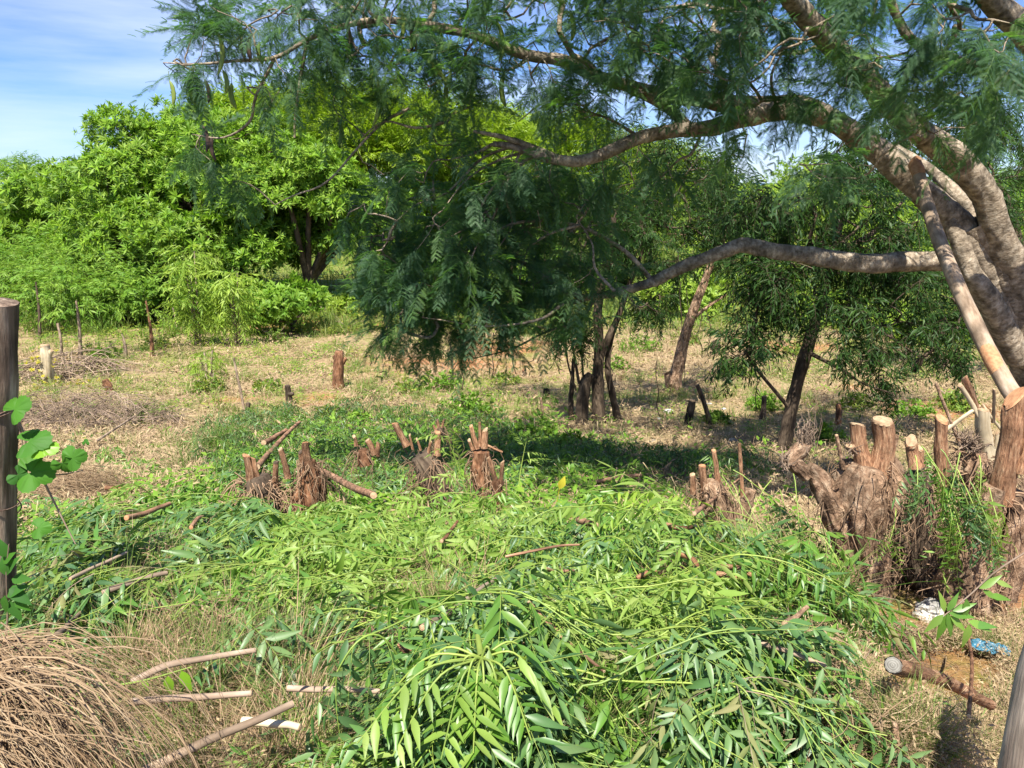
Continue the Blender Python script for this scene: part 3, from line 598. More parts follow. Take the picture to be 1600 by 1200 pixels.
t = pole('prop_pole', [(1700, 872, 3.2), (1645, 740, 3.4), (1600, 640, 3.6), (1572, 600, 3.72), (1530, 520, 3.98), (1485, 420, 4.3), (1455, 340, 4.58), (1432, 262, 4.84)], [.046, .045, .044, .042, .041, .039, .038, .036], M['bark_pale'], M['cut_orange'],
     'pale smooth pole leaning against the spreading tree with an orange cut top', 'pole', 20, .05)
PC = catmull([at(*p) for p in [(1700, 872, 3.2), (1645, 740, 3.4), (1600, 640, 3.6), (1572, 600, 3.72), (1530, 520, 3.98), (1485, 420, 4.3), (1455, 340, 4.58), (1432, 262, 4.84)]], 300)-np.array(t.location)
zz = PC[:, 2]+t.location[2]; PC = PC[(zz > at(1550, 582, 3.8)[2]) & (zz < at(1535, 540, 3.9)[2])][::3]
mb = MB(); mb.tube(PC+[-.005, -.006, 0], [.036, .0405, .041, .041, .0405, .035], 18, rough=.04); mb.build('bark_scar', M['cut_orange'], t)

e0, e1 = at(1436, 276, 4.79)-np.array(t.location), at(1429, 252, 4.87)-np.array(t.location)
mb = MB(); mb.tube(catmull([e0, (e0+e1)/2, e1], 8), [.0375, .0395, .035], 16, rough=.2, cap='end', slant=[.3, 0, .5]); mb.build('bare_top', M['cut_orange'], t)

# ------------------------------------------------------------------ trees standing in and beyond the field
def lobes(c, rx, ry, rz, n, lr, flat=1., low=-.35):
    """foliage lobes over an ellipsoid: centres and radii"""
    v = rdir(n, (low, 1)); q = RU(.55, 1, (n, 1)); P = c + v*q*np.array([rx, ry, rz]); return P, RU(.7, 1.25, n)*lr
def far_tree(name, label, x, y, h, wid, meshes, bark, n=1200, nl=26, scl=1., group=None, low=-.3, trunk=None, clear=.25, tr=.09, flat=.75, lr=None, dep=None, up=.5, forks=5, cat='tree', lean=0., hoff=0.):
    g = float(gz(x, y)); t = thing(name, label, cat, group, loc=(x, y, g)); z0 = h*clear; cz = z0+(h-z0)*.45; rz = (h-z0)*.55
    c = np.array([lean, 0, cz]); wy = (dep or wid)*.5; lr = lr or wid*.17
    LP, LR = lobes(c, wid*.5-lr*.6, wy-lr*.6, max(rz-lr*.5, .2), nl, lr, low=low)
    # trunk and limbs
    mb = MB(); fork = np.array([lean*.5, 0, z0*.8+.1*h]); tp = catmull([[0, 0, -.15], [RU(-.06,.06)*h*.3+lean*.2, 0, fork[2]*.5], fork], 14)
    mb.tube(tp, [tr*1.3, tr, tr*.85], 12, rough=.2); mb.build('trunk', bark, t)
    limbs = [(tp, np.array([tr, tr]))]
    for k in range(forks):
        q = LP[rng.integers(len(LP))]; mid = fork+(q-fork)*.5+rng.normal(0, .08, 3)*h*.5+[0, 0, .05*h]
        C = catmull([fork-[0, 0, .1*z0], mid, q], 12); mb = MB(); mb.tube(C, [tr*.65, tr*.4, tr*.12], 8, rough=.15); mb.build('limb', bark, t); limbs.append((C, np.array([tr*.6, tr*.1])))
    tw, lp, ld, tip, cnt = grow(limbs, LP, step=wid*.06, rtip=tr*.08, rmax=tr*.4, jit=wid*.01)
    twig_obj('twigs', tw, bark, t)
    # leaves on the lobes' shells
    wgt = LR**2; k = rng.choice(len(LP), n, p=wgt/wgt.sum()); d = rdir(n, (-.55, 1)); r = RU(.55, 1.05, n)**.6
    P = LP[k] + d*(LR[k]*r*RU(.85, 1.2, n))[:, None]*np.array([1.15, 1.15, flat]); X = d*.8+nz(P-c)*.3+np.array([0, 0, up])+rng.normal(0, .35, (n, 3))
    P[:, 2] = np.maximum(P[:, 2], .05)
    scatter('crown', meshes, P, X, np.array([0, 0, 1.])+rng.normal(0, .5, (n, 3)), (.45+RU(0, 1, n)**.8*.85)*scl, t)
    return t
def pxx(px, Y): return float(at(px, 500, Y)[0])
def toph(py, px, Y): return float(at(px, py, Y)[2] - gz(pxx(px, Y), Y))
# big mango on the left (px 100-600) : two crowns that have grown into one another
far_tree('mango_tree', 'broad dark-trunked mango tree, largest rounded crown on the left', pxx(330, 23), 23, toph(150, 330, 23), 8.6, MANGO, M['bark_dark'], n=9000, nl=75, scl=1.0, low=-.55, clear=.06, tr=.3, lr=.8, dep=7, forks=9)
far_tree('mango_tree', 'lower mango tree with orange young shoots left of the largest crown', pxx(178, 24), 24, toph(205, 178, 24), 3.8, MANGO, M['bark_dark'], n=3200, nl=32, scl=1.0, low=-.6, clear=.06, tr=.16, lr=.7, dep=4, forks=6)
far_tree('mango_tree', 'mango tree with drooping crown behind the pale drooping saplings', pxx(470, 21), 22, toph(205, 470, 22), 6.0, MANGO, M['bark_dark'], n=4200, nl=38, scl=1.0, low=-.6, clear=.1, tr=.16, lr=.6, dep=4, forks=6)
far_tree('flame_tree', 'yellow-green flat-crowned tree behind the hanging branches', pxx(590, 27), 27, toph(112, 590, 27), 11.5, FLAM, M['bark_dark'], n=7000, nl=80, scl=1.2, low=-.2, clear=.35, tr=.2, lr=1.0, dep=6, flat=.4, up=.15, forks=9)
far_tree('flame_tree', 'second yellow-green tree, right of the flat-crowned one', pxx(880, 33), 33, toph(170, 880, 33), 9, FLAM, M['bark_dark'], n=2800, nl=50, scl=1.3, low=-.3, clear=.2, tr=.2, lr=1.1, dep=6, flat=.5, up=.15)
far_tree('feathery_tree', 'small open-crowned tree standing against the sky at far left', pxx(62, 33), 33, toph(243, 62, 33), 2.8, NEEMFAR, M['bark_dark'], n=520, nl=16, scl=1.0, low=0, clear=.55, tr=.09, lr=.5, flat=.5)
# woods on the left and far behind
BK = [(380, 27, 135, 6.5, MANGO, 'tall bright tree rising between the mango crown and the yellow-green tree'), (90, 27, 262, 4.5, MANGO, 'bright rounded tree left of the lower mango tree'), (250, 20.5, 400, 3.4, BUSHL, 'dense shrub wall at the foot of the largest mango'), (340, 20.5, 415, 2.6, BUSHL, 'dense shrub behind the tallest drooping sapling'), (700, 30, 190, 6, FLAM, 'yellow-green tree seen through the hanging crown'),
      (-20, 26, 335, 3.4, BUSHL, 'leafy dark bush behind the left fence post'), (60, 21, 375, 3.0, NEEMFAR, 'light green sapling thicket left of the mango trees'), (20, 30, 322, 5, BUSHL, 'round green tree on the far left edge of the field'),
      (125, 19.5, 430, 2.2, NEEMFAR, 'low feathery bush below the lower mango tree'), (195, 20, 420, 2.0, BUSHL, 'green shrub at the foot of the lower mango tree'), (110, 34, 330, 5, BUSHL, 'green tree behind the light sapling thicket'),
      (455, 18.5, 425, 2.3, BUSHL, 'round glossy shrub right of the pale drooping saplings'), (400, 20, 440, 1.6, BUSHL, 'small dark shrub left of the round glossy shrub'),
      (1010, 36, 230, 8, FLAM, 'yellow-green tree beyond the meadow behind the low limb'), (1130, 30, 262, 6, BRIGHTL, 'bright tree beyond the meadow left of the leaning neem'),
      (1260, 38, 235, 8, BRIGHTL, 'bright leafy tree beyond the meadow behind the leaning neem'), (1420, 30, 290, 6.5, BRIGHTL, 'sunlit tree beyond the meadow behind the dark crown'), (1560, 36, 235, 6, NEEMFAR, 'pale tree at the right edge beyond the trunk'),
      (1640, 24, 330, 5, BRIGHTL, 'sunlit bush at the right edge behind the trunk'), (740, 40, 225, 9, BUSHL, 'dark tree far behind the hanging branches'), (560, 22.5, 455, 1.8, BRIGHTL, 'low sunlit bush at the edge of the meadow'),
      (1075, 21, 430, 2.6, BRIGHTL, 'low bright shrub at the back of the field under the limb'), (1180, 24, 420, 3.4, BRIGHTL, 'bright shrub left of the leaning neem trunk'), (1330, 20, 470, 3.2, BRIGHTL, 'sunlit thicket behind the leaning neem crown'), (1450, 17, 500, 3, BRIGHTL, 'sunlit thicket behind the low right branches'),
      (880, 24, 400, 3.5, BUSHL, 'dark thicket behind the clustered trunks'), (690, 23, 425, 3.2, NEEMFAR, 'loose green bush behind the hanging crown'), (780, 27, 330, 4.5, BUSHL, 'tall dark bush behind the hanging crown')]
for i, (px, Y, py, wd, ms, lb) in enumerate(BK):
    h = toph(py, px, Y); n = int(260+wd*wd*34)
    far_tree('bush' if h < 2.6 else 'background_tree', lb, pxx(px, Y), Y, h, wd, ms, M['bark_dark'], n=min(n, 2200), nl=int(10+wd*4), scl=1.05+.012*Y, low=-.6, clear=.06 if h < 3.6 else .15, tr=.05+.012*h, lr=max(.3, wd*.15), forks=4, cat='bush' if h < 2.6 else 'tree')
# far-off wood: reads as one mass
n = 9000; Y = 45*(170/45)**RU(0, 1, n)**1.; X_ = RU(-1, 1, n)*(20+Y*1.15); Hh = (2.2+3.2*fbm(X_, Y, .09, 3))*(.6+.4*(Y > 60)); z = gz(X_, Y)+Hh*RU(.25, 1, n)**.5
z = np.minimum(z, E + .2 + .6*fbm(X_, Y, .05, 7))
m_ = rdir(n, (0, 1)); P = np.stack([X_, Y, z], 1)
scatter('far_woodland', MANGO[:2]+BRIGHTL[:1], P, m_, rdir(n), 2.6+Y*.035, label='green belt of far woodland below the horizon')

# slim saplings and bare stems along the far edge of the clearing
for px, yb, yt, Y0, lb in [(62, 528, 440, None, 'thin dark sapling nearest the left fence post'), (125, 562, 470, None, 'thin pale sapling with a bare forked stem'), (96, 560, 505, None, 'short grey bare stem beside the pale forked sapling'), (238, 556, 470, None, 'reddish leaning sapling below the mango trees'), (196, 560, 520, None, 'short dead stem right of the pale forked sapling'), (276, 520, 480, None, 'slender pale stem left of the drooping saplings')]:
    b = hit(px, yb); Yb = b[1]; tpx = at(px-6 if px != 238 else px-10, yt, Yb)
    t = thing('sapling', lb, 'sapling', loc=tuple(b)); mb = MB(); C = catmull([[0, 0, -.05], (tpx-b)*.5+[.03, 0, 0], tpx-b], 12); mb.tube(C, [.045, .03, .018] if px != 96 else .025, 7, rough=.15); mb.build('trunk', M['bark_dark'] if px == 62 else (M['rusty'] if px == 238 else M['bark_pale']), t)
    if yt <= 470:
        n = 130; P = (tpx-b)+rng.normal(0, 1, (n, 3))*[.42, .42, .38]+[0, 0, .35]; scatter('crown', NEEMFAR, P, P-(tpx-b)+[0, 0, .3], np.array([0, 0, 1.])+rng.normal(0, .3, (n, 3)), RU(.5, .9, n), t)
# two pale drooping saplings
DROOPL = [remat(m, [M['bright_bush'], M['shootgreen']]) for m in NEEMFAR[:2]]
for px, yb, yt, sp, n, lb in [(310, 540, 385, .34, 150, 'tall pale sapling of drooping fronds in front of the mango'), (372, 540, 420, .32, 120, 'shorter drooping sapling right of the tallest pale one'), (325, 592, 545, .18, 40, 'small yellowish plant below the drooping saplings'), (505, 500, 455, .25, 40, 'small drooping sapling at the meadow edge')]:
    b = hit(px, yb); h = float(at(px, yt, b[1])[2]-b[2]); t = thing('drooping_sapling', lb, 'sapling', loc=tuple(b))
    for k in range(3):
        mb = MB(); a = k*2.1; mb.tube(catmull([[.05*math.cos(a), .05*math.sin(a), -.05], [.08*math.cos(a), .08*math.sin(a), h*.5], [.12*math.cos(a), .12*math.sin(a), h*(.95-.12*k)]], 10), [.025, .012], 6); mb.build('stem', M['twig_dry'], t)
    u = RU(.25, 1, n); a = RU(0, 6.28, n); P = np.stack([np.cos(a)*.1, np.sin(a)*.1, u*h], 1); X = np.stack([np.cos(a), np.sin(a), RU(-.7, .9, n)], 1)
    scatter('leaves', DROOPL, P, X, np.array([0, 0, 1.])+rng.normal(0, .2, (n, 3)), RU(.8, 1.3, n)*(sp/.32), t)

# ------------------------------------------------------------------ neem trees at the back of the shade
def neem(label, trunkpx, r, Bl, bark='bark_dark', limbs=(), step=.16, dens=1., group=None, cat='tree', leafm=None, name='neem_tree', per=3):
    b = hit(trunkpx[0][0], trunkpx[0][1]); Y = b[1]; t = thing(name, label, cat, group, loc=tuple(b)); LM = []
    pts = [b-[0, 0, .06]] + [at(p[0], p[1], Y+(p[2] if len(p) > 2 else 0)) for p in trunkpx[1:]]; C = catmull(pts, 26)
    mb = MB(); mb.tube(C-b, r, 14, rough=.22, rf=6, cap='end'); mb.build('trunk', M[bark], t); LM.append((C, np.atleast_1d(r)))
    for lp_, lr in limbs:
        C = catmull([at(p[0], p[1], Y+(p[2] if len(p) > 2 else 0)) for p in lp_], 16); mb = MB(); mb.tube(C-b, lr, 9, rough=.15); mb.build('limb', M[bark], t); LM.append((C, np.atleast_1d(lr)))
    if Bl:
        A_ = blobs_px([(px, py, Y+dy, rx, ry, rY, n) for px, py, dy, rx, ry, rY, n in Bl], dens)
        tw, lp, ld, tip, cnt = grow(LM, A_, step=step, rtip=.004, rmax=.03, jit=.03)
        mb = MB()
        for p, q in tw: mb.tube(p-b, q, 5 if q[0] > .01 else 3)
        mb.build('twigs', M[bark], t, kind='stuff')
        P, X = [], []
        for i in np.nonzero(cnt <= 4)[0]:
            for _ in range(per if tip[i] < .9 else per*3): P.append(lp[i]); X.append(nz(ld[i]*.5+rng.normal(0, .7, 3)+[0, 0, -.1]))
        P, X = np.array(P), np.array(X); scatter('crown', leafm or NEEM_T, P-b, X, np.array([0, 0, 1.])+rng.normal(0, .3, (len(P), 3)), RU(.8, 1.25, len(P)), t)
    return t
neem('slender leaning neem tree with dark trunk, right of the clearing', [(1222, 708), (1240, 620), (1262, 540), (1282, 470), (1302, 400), (1315, 330)], [.068, .06, .052, .04, .028],
     [(1310,300,0,90,50,.7,22),(1400,240,.4,110,50,.8,24),(1480,200,1,110,70,.8,30),(1530,300,1.5,70,60,.8,18),(1200,330,0,70,60,.6,22),(1290,400,0,80,50,.6,20),(1380,370,.3,90,60,.7,26),
      (1200,450,-.2,50,60,.5,20),(1170,540,-.3,40,40,.4,12),(1360,480,0,60,40,.5,14),(1440,510,.2,60,40,.5,20),(1430,440,.2,70,40,.5,16),(1390,580,0,45,35,.4,10),(1480,560,.2,40,30,.4,10),(1340,540,-.2,40,30,.4,7),(1260,470,-.2,50,40,.5,12),(1500,480,.4,40,50,.4,10)],
     limbs=[([(1282, 470), (1320, 495, -.1), (1380, 520, -.1), (1440, 560, -.1)], [.03, .018, .008]), ([(1262, 550), (1310, 575, -.2), (1350, 600, -.2), (1395, 615, -.2)], [.022, .012, .006]), ([(1302, 400), (1380, 350, .3), (1450, 260, .8)], [.035, .02, .01]), ([(1235, 640), (1185, 580, -.2), (1165, 550, -.3)], [.02, .01])], dens=1.25)
neem('upright neem tree behind the low limb, middle of the trunk cluster', [(936, 660), (934, 600), (936, 540), (934, 480), (945, 420), (960, 340)], [.085, .066, .056, .048, .035],
     [(950,320,.4,110,60,.7,26),(1060,290,.6,90,60,.7,24),(1100,350,.3,60,50,.5,16),(880,300,.3,80,60,.6,16),(940,400,0,80,40,.5,18),(1040,380,.2,70,50,.6,18),(1010,470,.1,50,30,.4,12),(860,430,.3,80,40,.6,14),(790,350,.8,80,60,.6,16),(900,520,-.2,35,30,.3,6),(1000,230,.8,120,50,.6,18),(1110,290,.8,60,60,.6,14)],
     limbs=[([(936, 565), (950, 530), (968, 490), (985, 440), (1010, 380)], [.05, .04, .03, .02]), ([(934, 540), (900, 525), (860, 515), (810, 505)], [.025, .015, .008]), ([(945, 420), (1000, 350, .3), (1060, 300, .6)], [.04, .02])], dens=1.4)
neem('thick mossy trunk with a broken stub, left of the upright neem', [(908, 662), (910, 630), (914, 600), (924, 585)], [.085, .072, .07, .06, .05], [(885,500,0,25,25,.2,6)], limbs=[([(905, 600), (898, 560), (892, 520), (880, 470), (872, 430)], [.02, .012, .008]), ([(912, 598), (908, 540), (906, 480)], [.014, .01]), ([(900, 610), (886, 560), (884, 500)], [.012, .008])], name='broken_trunk', cat='tree trunk')
neem('thin dark stem leaning right of the upright neem', [(968, 658), (958, 620), (950, 580), (952, 540), (968, 490)], [.045, .04, .035, .025], [], name='slender_tree', cat='tree')
neem('slender stem at the left of the trunk cluster', [(893, 655), (892, 625), (894, 600), (896, 560)], [.035, .03, .02], [], name='slender_tree', cat='tree')
neem('pale leaning tree with creepers behind the clearing', [(1050, 612), (1060, 570), (1075, 510), (1095, 455), (1115, 405), (1150, 330)], [.12, .09, .075, .065, .045, .025],
     [(1150,330,.3,70,50,.6,16),(1050,340,.3,70,40,.6,12),(1120,420,0,45,30,.3,6)], bark='bark_stump', limbs=[([(1050, 600), (1047, 590), (1044, 583)], [.1, .08, .07]), ([(1080, 500), (1105, 480), (1135, 460)], [.03, .015])], name='leaning_tree')
neem('dark dense tree right of the spreading trunk at the picture edge', [(1640, 600), (1625, 500), (1600, 400), (1570, 300)], [.12, .1, .07, .04],
     [(1570,250,0,60,60,.8,22),(1530,180,.3,60,40,.6,16),(1500,300,.5,50,60,.6,14),(1610,340,0,40,60,.6,14)], dens=1.4)
neem('thin vine-wrapped sapling standing left of the trunk cluster', [(708, 592), (706, 560), (703, 535)], [.02, .02, .012], [(700,545,0,14,8,.1,2)], name='thin_sapling', cat='sapling')
# dangling vines and thin stems behind the crown
t = thing('hanging_vines', 'thin dangling vines below the low limb and crown', 'vine', loc=tuple(at(900, 420, 7)))
for px, y0, y1, Y in [(803,480,585,8),(770,520,590,8),(830,560,575,8.2),(1064,440,540,8.5),(1072,450,600,9),(1093,470,560,9),(1108,470,555,9),(1146,440,545,9),(1180,470,530,9),(955,540,610,8.4),(1028,560,650,8.4),(724,560,610,7.5),(740,420,560,7),(850,380,470,7.2),(905,300,500,7.4),(1180,560,640,8.2)]:
    P = np.array([at(px+random.uniform(-4,4), y, Y) for y in np.linspace(y0, y1, 6)]); mb = MB(); mb.tube(catmull(P, 14)-np.array(t.location), .005, 4); mb.build('vine', M['bark_dark'], t)

# ------------------------------------------------------------------ stubs and posts out in the clearing
def stub(px, yb, yt, dx, wpx, m, cutm, label, name='tree_stump', cat='stump', sides=14, rough=.3, fork=None, lumps=0):
    b = hit(px, yb, f=sz); Y = b[1]; t = thing(name, label, cat, loc=tuple(b)); r = wpx*.5*Y/FPX; top = at(px+dx, yt, Y)-b
    C = catmull([[0, 0, -.04], top*.5+rng.normal(0, r*.3, 3), top], 14); mb = MB(); mb.tube(C, [r*1.25, r*1.0, r*.95, r*.85], sides, rough=rough, rf=10, ridge=.9); mb.build('trunk', m, t)
    T = nz(C[-1]-C[-2]); mb = MB(); mb.tube([C[-1]-T*.01, C[-1]+T*r*.25], [r*.86, r*.7], sides, cap='end', rough=.15); mb.build('cut_top', cutm, t)
    if fork:
        for fx, fy, fw in fork:
            q = at(px+fx, fy, Y)-b; rr = fw*.5*Y/FPX; s = top*.55+[0, 0, 0]; C2 = catmull([s, (s+q)/2, q], 8); mb = MB(); mb.tube(C2, [rr*1.2, rr], 9, rough=.25, rf=10); mb.build('stub', m, t)
            T = nz(q-s); mb = MB(); mb.tube([q-T*.005, q+T*rr*.3], [rr*.98, rr*.7], 9, cap='end'); mb.build('cut_face', cutm, t)
    return t
stub(528, 606, 550, 2, 17, M['rusty'], M['rusty'], 'tall crumbling reddish stump alone in the sunlit clearing', fork=[(12, 560, 7), (-6, 556, 6)])
stub(453, 632, 603, -4, 10, M['bark_dark'], M['bark_dark'], 'small dark weathered stump left of the crumbling reddish one', fork=[(5, 615, 7)])
stub(853, 624, 608, 0, 11, M['char'], M['char'], 'short black stub beside the thin brown stake')
stub(848, 662, 622, -3, 5, M['bark_stump'], M['bark_stump'], 'thin brown stake left of the trunk cluster', name='stake', cat='stake', sides=8)
stub(1073, 666, 626, 9, 13, M['char'], M['cut'], 'charred black post leaning right with a pale top', name='charred_post', cat='post')
stub(1112, 663, 602, -22, 8, M['bark_dark'], M['bark_dark'], 'thin dark pole leaning left of the slender neem', name='leaning_pole', cat='pole', sides=9)
stub(1117, 553, 536, 1, 17, M['bark_dark'], M['bark_dark'], 'squat dark stump at the back of the clearing')
stub(172, 616, 594, -8, 12, M['rusty'], M['rusty'], 'leaning reddish stump beyond the brushwood heap', fork=[(-10, 600, 6)])
stub(383, 645, 560, -18, 4, M['bark_pale'], M['bark_pale'], 'thin pale bare stake in the sunlit clearing', name='stake', cat='stake', sides=7)
stub(388, 652, 630, 0, 8, M['bark_dark'], M['bark_dark'], 'low dark stub at the foot of the pale stake')
stub(700, 600, 588, 0, 9, M['bark_dark'], M['bark_dark'], 'tiny dark stub in the clearing left of the vines')
stub(818, 588, 578, 0, 8, M['bark_dark'], M['rusty'], 'knobbly low stub behind the black stub')
stub(1192, 655, 620, 2, 9, M['bark_dark'], M['bark_dark'], 'slim dark stub just left of the slender leaning neem')
stub(1310, 662, 632, 0, 10, M['rusty'], M['rusty'], 'brown stub standing right of the slender leaning neem')
stub(1355, 560, 535, 0, 5, M['bark_dark'], M['bark_dark'], 'thin stub under the low right branches', sides=7)
t = stub(74, 600, 540, -4, 17, M['wood_pale'], M['cut'], 'yellow leafy stump beside the left fence post', fork=[(6, 548, 8)])
b = np.array(t.location); n = 34; P = rng.normal(0, 1, (n, 3))*[.13, .1, .22]+[0, -.05, .3]; YW = [remat(m, [M['yellow'], M['twig_dry']]) for m in BUSHL[:2]]
scatter('leaves', YW, P, P+[0, 0, .2], rdir(n), RU(.25, .45, n), t)
n = 30; P = rng.normal(0, 1, (n, 3))*[.5, .3, .05]+b+[.2, -.1, .05]; P[:, 2] = gz(P[:, 0], P[:, 1])+.04; scatter('yellow_weeds', YW, P, rdir(n, (0, 1)), rdir(n), RU(.2, .4, n), label='yellowing low weeds round the leafy stump')

# ------------------------------------------------------------------ pale rocks in the shade
def rock(px, py, wpx, label, f=None, sq=.7, m=None):
    b = hit(px, py, f=f or gz); r = wpx*.5*b[1]/FPX; mb = MB(); n, k = 14, 16; o = random.random()*40
    V = []
    for i in range(n+1):
        for j in range(k):
            a, e = j/k*2*math.pi, -math.pi/2+i/n*math.pi; v = np.array([math.cos(e)*math.cos(a), math.cos(e)*math.sin(a), math.sin(e)])
            V.append(v*r*(1+.45*mn.fractal(Vector(v*1.4)+Vector((o, 0, 0)), .9, 2, 3))*[1, .8, sq])
    Q = [[i*k+j, i*k+(j+1) % k, (i+1)*k+(j+1) % k, (i+1)*k+j] for i in range(n) for j in range(k)]
    mb.add(V, Q); o_ = mb.build('rock', m or M['rock'], smooth=False); o_.location = tuple(b+[0, 0, r*.3]); return tag(o_, label, 'rock')
rock(1044, 646, 15, 'largest pale rock behind the charred post'); rock(1020, 690, 11, 'pale flat rock in front of the charred post', sq=.4)
rock(993, 640, 8, 'small pale stone right of the trunk cluster', sq=.5); rock(1028, 655, 9, 'low white stone left of the largest pale rock', sq=.35)
rock(1108, 632, 8, 'small stone behind the thin leaning pole', sq=.4); rock(1145, 690, 13, 'grey rock right of the thin leaning pole', sq=.6); rock(1130, 640, 8, 'tiny stone right of the leaning pole top', sq=.4)

# ------------------------------------------------------------------ ground cover over the field
GR = [tuft_mesh('grass_tuft', M['grass'], 200+i, n=34, h=.13, r=.09, lean=.9) for i in range(3)]
DG = [tuft_mesh('dry_tuft', M['straw'], 210+i, n=34, h=.10, r=.1, lean=1.4) for i in range(3)]
LT = [litter_mesh('litter_patch', [M['litter'], M['straw']], 220+i) for i in range(5)]
WD = [weed_mesh('weed_patch', [M['weed']], 230+i) for i in range(4)]
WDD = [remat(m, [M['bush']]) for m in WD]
def field(n, y0, y1, spread=.78, pw=1.):
    Y = y0*(y1/y0)**(RU(0, 1, n)**pw); X_ = RU(-1, 1, n)*(.5+Y*spread); return X_, Y
def cover(name, meshes, n, y0, y1, cond, scl, up=.25, label=None, lift=0):
    X_, Y = field(n, y0, y1); k = cond(X_, Y) > RU(0, 1, n); X_, Y = X_[k], Y[k]; n = len(X_)
    a = RU(0, 6.28, n); sc_ = RU(.6, 1.3, n)*np.interp(Y, scl[0], scl[1])
    nx = np.stack([np.cos(a), np.sin(a), rng.normal(0, up*.3, n)], 1); Z = np.array([0, 0, 1.])+rng.normal(0, up*.5, (n, 3))
    scatter(name, meshes, np.stack([X_, Y, sz(X_, Y)+lift], 1), nx, Z, sc_, label=label)
mead = lambda x, y: sst(16.5, 19.5, y-.25*np.clip(x, -8, 3)+.8*(fbm(x, y, .4)-.5)*6)
green = lambda x, y: np.clip(sst(.38, .58, fbm(x, y, .55, 1))*.85+.15, 0, 1)
cover('leaf_litter', LT, 9500, 3.3, 24, lambda x, y: (1-.85*mead(x, y))*(1-.5*green(x, y))*(1-.75*red(x, y)), ([2, 8, 24], [1, 1.3, 2.4]), .3, 'dry leaf litter and straw strewn over the clearing')
cover('dry_grass', DG, 4200, 3, 23, lambda x, y: (1-green(x, y)*.8)*(1-mead(x, y))*(1-.9*red(x, y))*sst(3.4, 4.6, y), ([2, 8, 24], [.7, 1.1, 1.9]), .5, 'short dry grass over the clearing')
cover('low_weeds', WD, 5200, 3.2, 24, lambda x, y: green(x, y)*(1-.95*red(x, y))*(.45+.55*sst(9, 14, y))*(1-.7*sst(.2, 1.2, x)*sst(10.5, 8.5, y)), ([2, 8, 24], [.9, 1.4, 2.8]), .3, 'low yellow-green weeds over the clearing')
cover('grass', GR, 3800, 3, 24, lambda x, y: green(x, y)*sst(3.6, 5.5, y)*(1-.9*red(x, y))*(1-.75*sst(.2, 1.2, x)*sst(10.5, 8.5, y)), ([2, 8, 24], [.7, 1.2, 2.2]), .4, 'patches of green grass over the clearing')
cover('meadow_grass', GR+WD, 5500, 18, 60, lambda x, y: mead(x, y), ([18, 60], [3.2, 9]), .3, 'bright green meadow beyond the clearing')
# darker leafy cover in the shade in the middle
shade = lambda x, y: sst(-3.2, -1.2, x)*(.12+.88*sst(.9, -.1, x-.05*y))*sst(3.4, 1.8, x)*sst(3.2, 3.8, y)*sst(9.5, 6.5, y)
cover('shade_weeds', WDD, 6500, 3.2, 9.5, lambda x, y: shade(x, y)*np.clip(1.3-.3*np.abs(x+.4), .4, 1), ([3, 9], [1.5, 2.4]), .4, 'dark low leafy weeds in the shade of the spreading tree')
# low shrubs and leafy regrowth standing about the clearing
SHR = [(430,535,26,0,'pale'),(545,520,30,1,'pale'),(600,548,24,1,'dark'),(690,610,38,2,'dark'),(735,650,46,2,'dark'),(640,615,26,0,'green'),(835,690,40,2,'dark'),(905,705,34,2,'spreading dark'),(1000,548,36,2,'dark'),(960,580,24,2,'green'),(1075,535,24,0,'green'),(520,655,24,0,'green'),(240,655,24,1,'grey-green'),(420,610,22,0,'yellow-green'),
       (330,612,26,0,'yellow-green'),(1150,590,34,2,'dark'),(1195,640,28,2,'dark'),(1425,655,34,2,'dark'),(1340,640,30,0,'green'),(1490,640,34,0,'bright green'),(1290,690,30,2,'dark'),(790,600,22,0,'green'),(470,500,38,0,'green'),(160,560,30,2,'dark'),(480,470,30,1,'pale'),(560,660,20,2,'dark'),(250,545,30,0,'green'),(395,500,28,1,'pale'),(1120,660,20,2,'dark'),(580,620,16,1,'pale'),(1000,500,30,1,'pale'),(1240,560,34,0,'green')]
SHRL = [[remat(m, [M['weed'], M['twig_dry']]) for m in BUSHL], [remat(m, [M['grass'], M['twig_dry']]) for m in NEEMFAR], BUSHL]
near_ = {0: 'in the sunlit clearing', 1: 'among the dry weeds', 2: 'in the shade'}
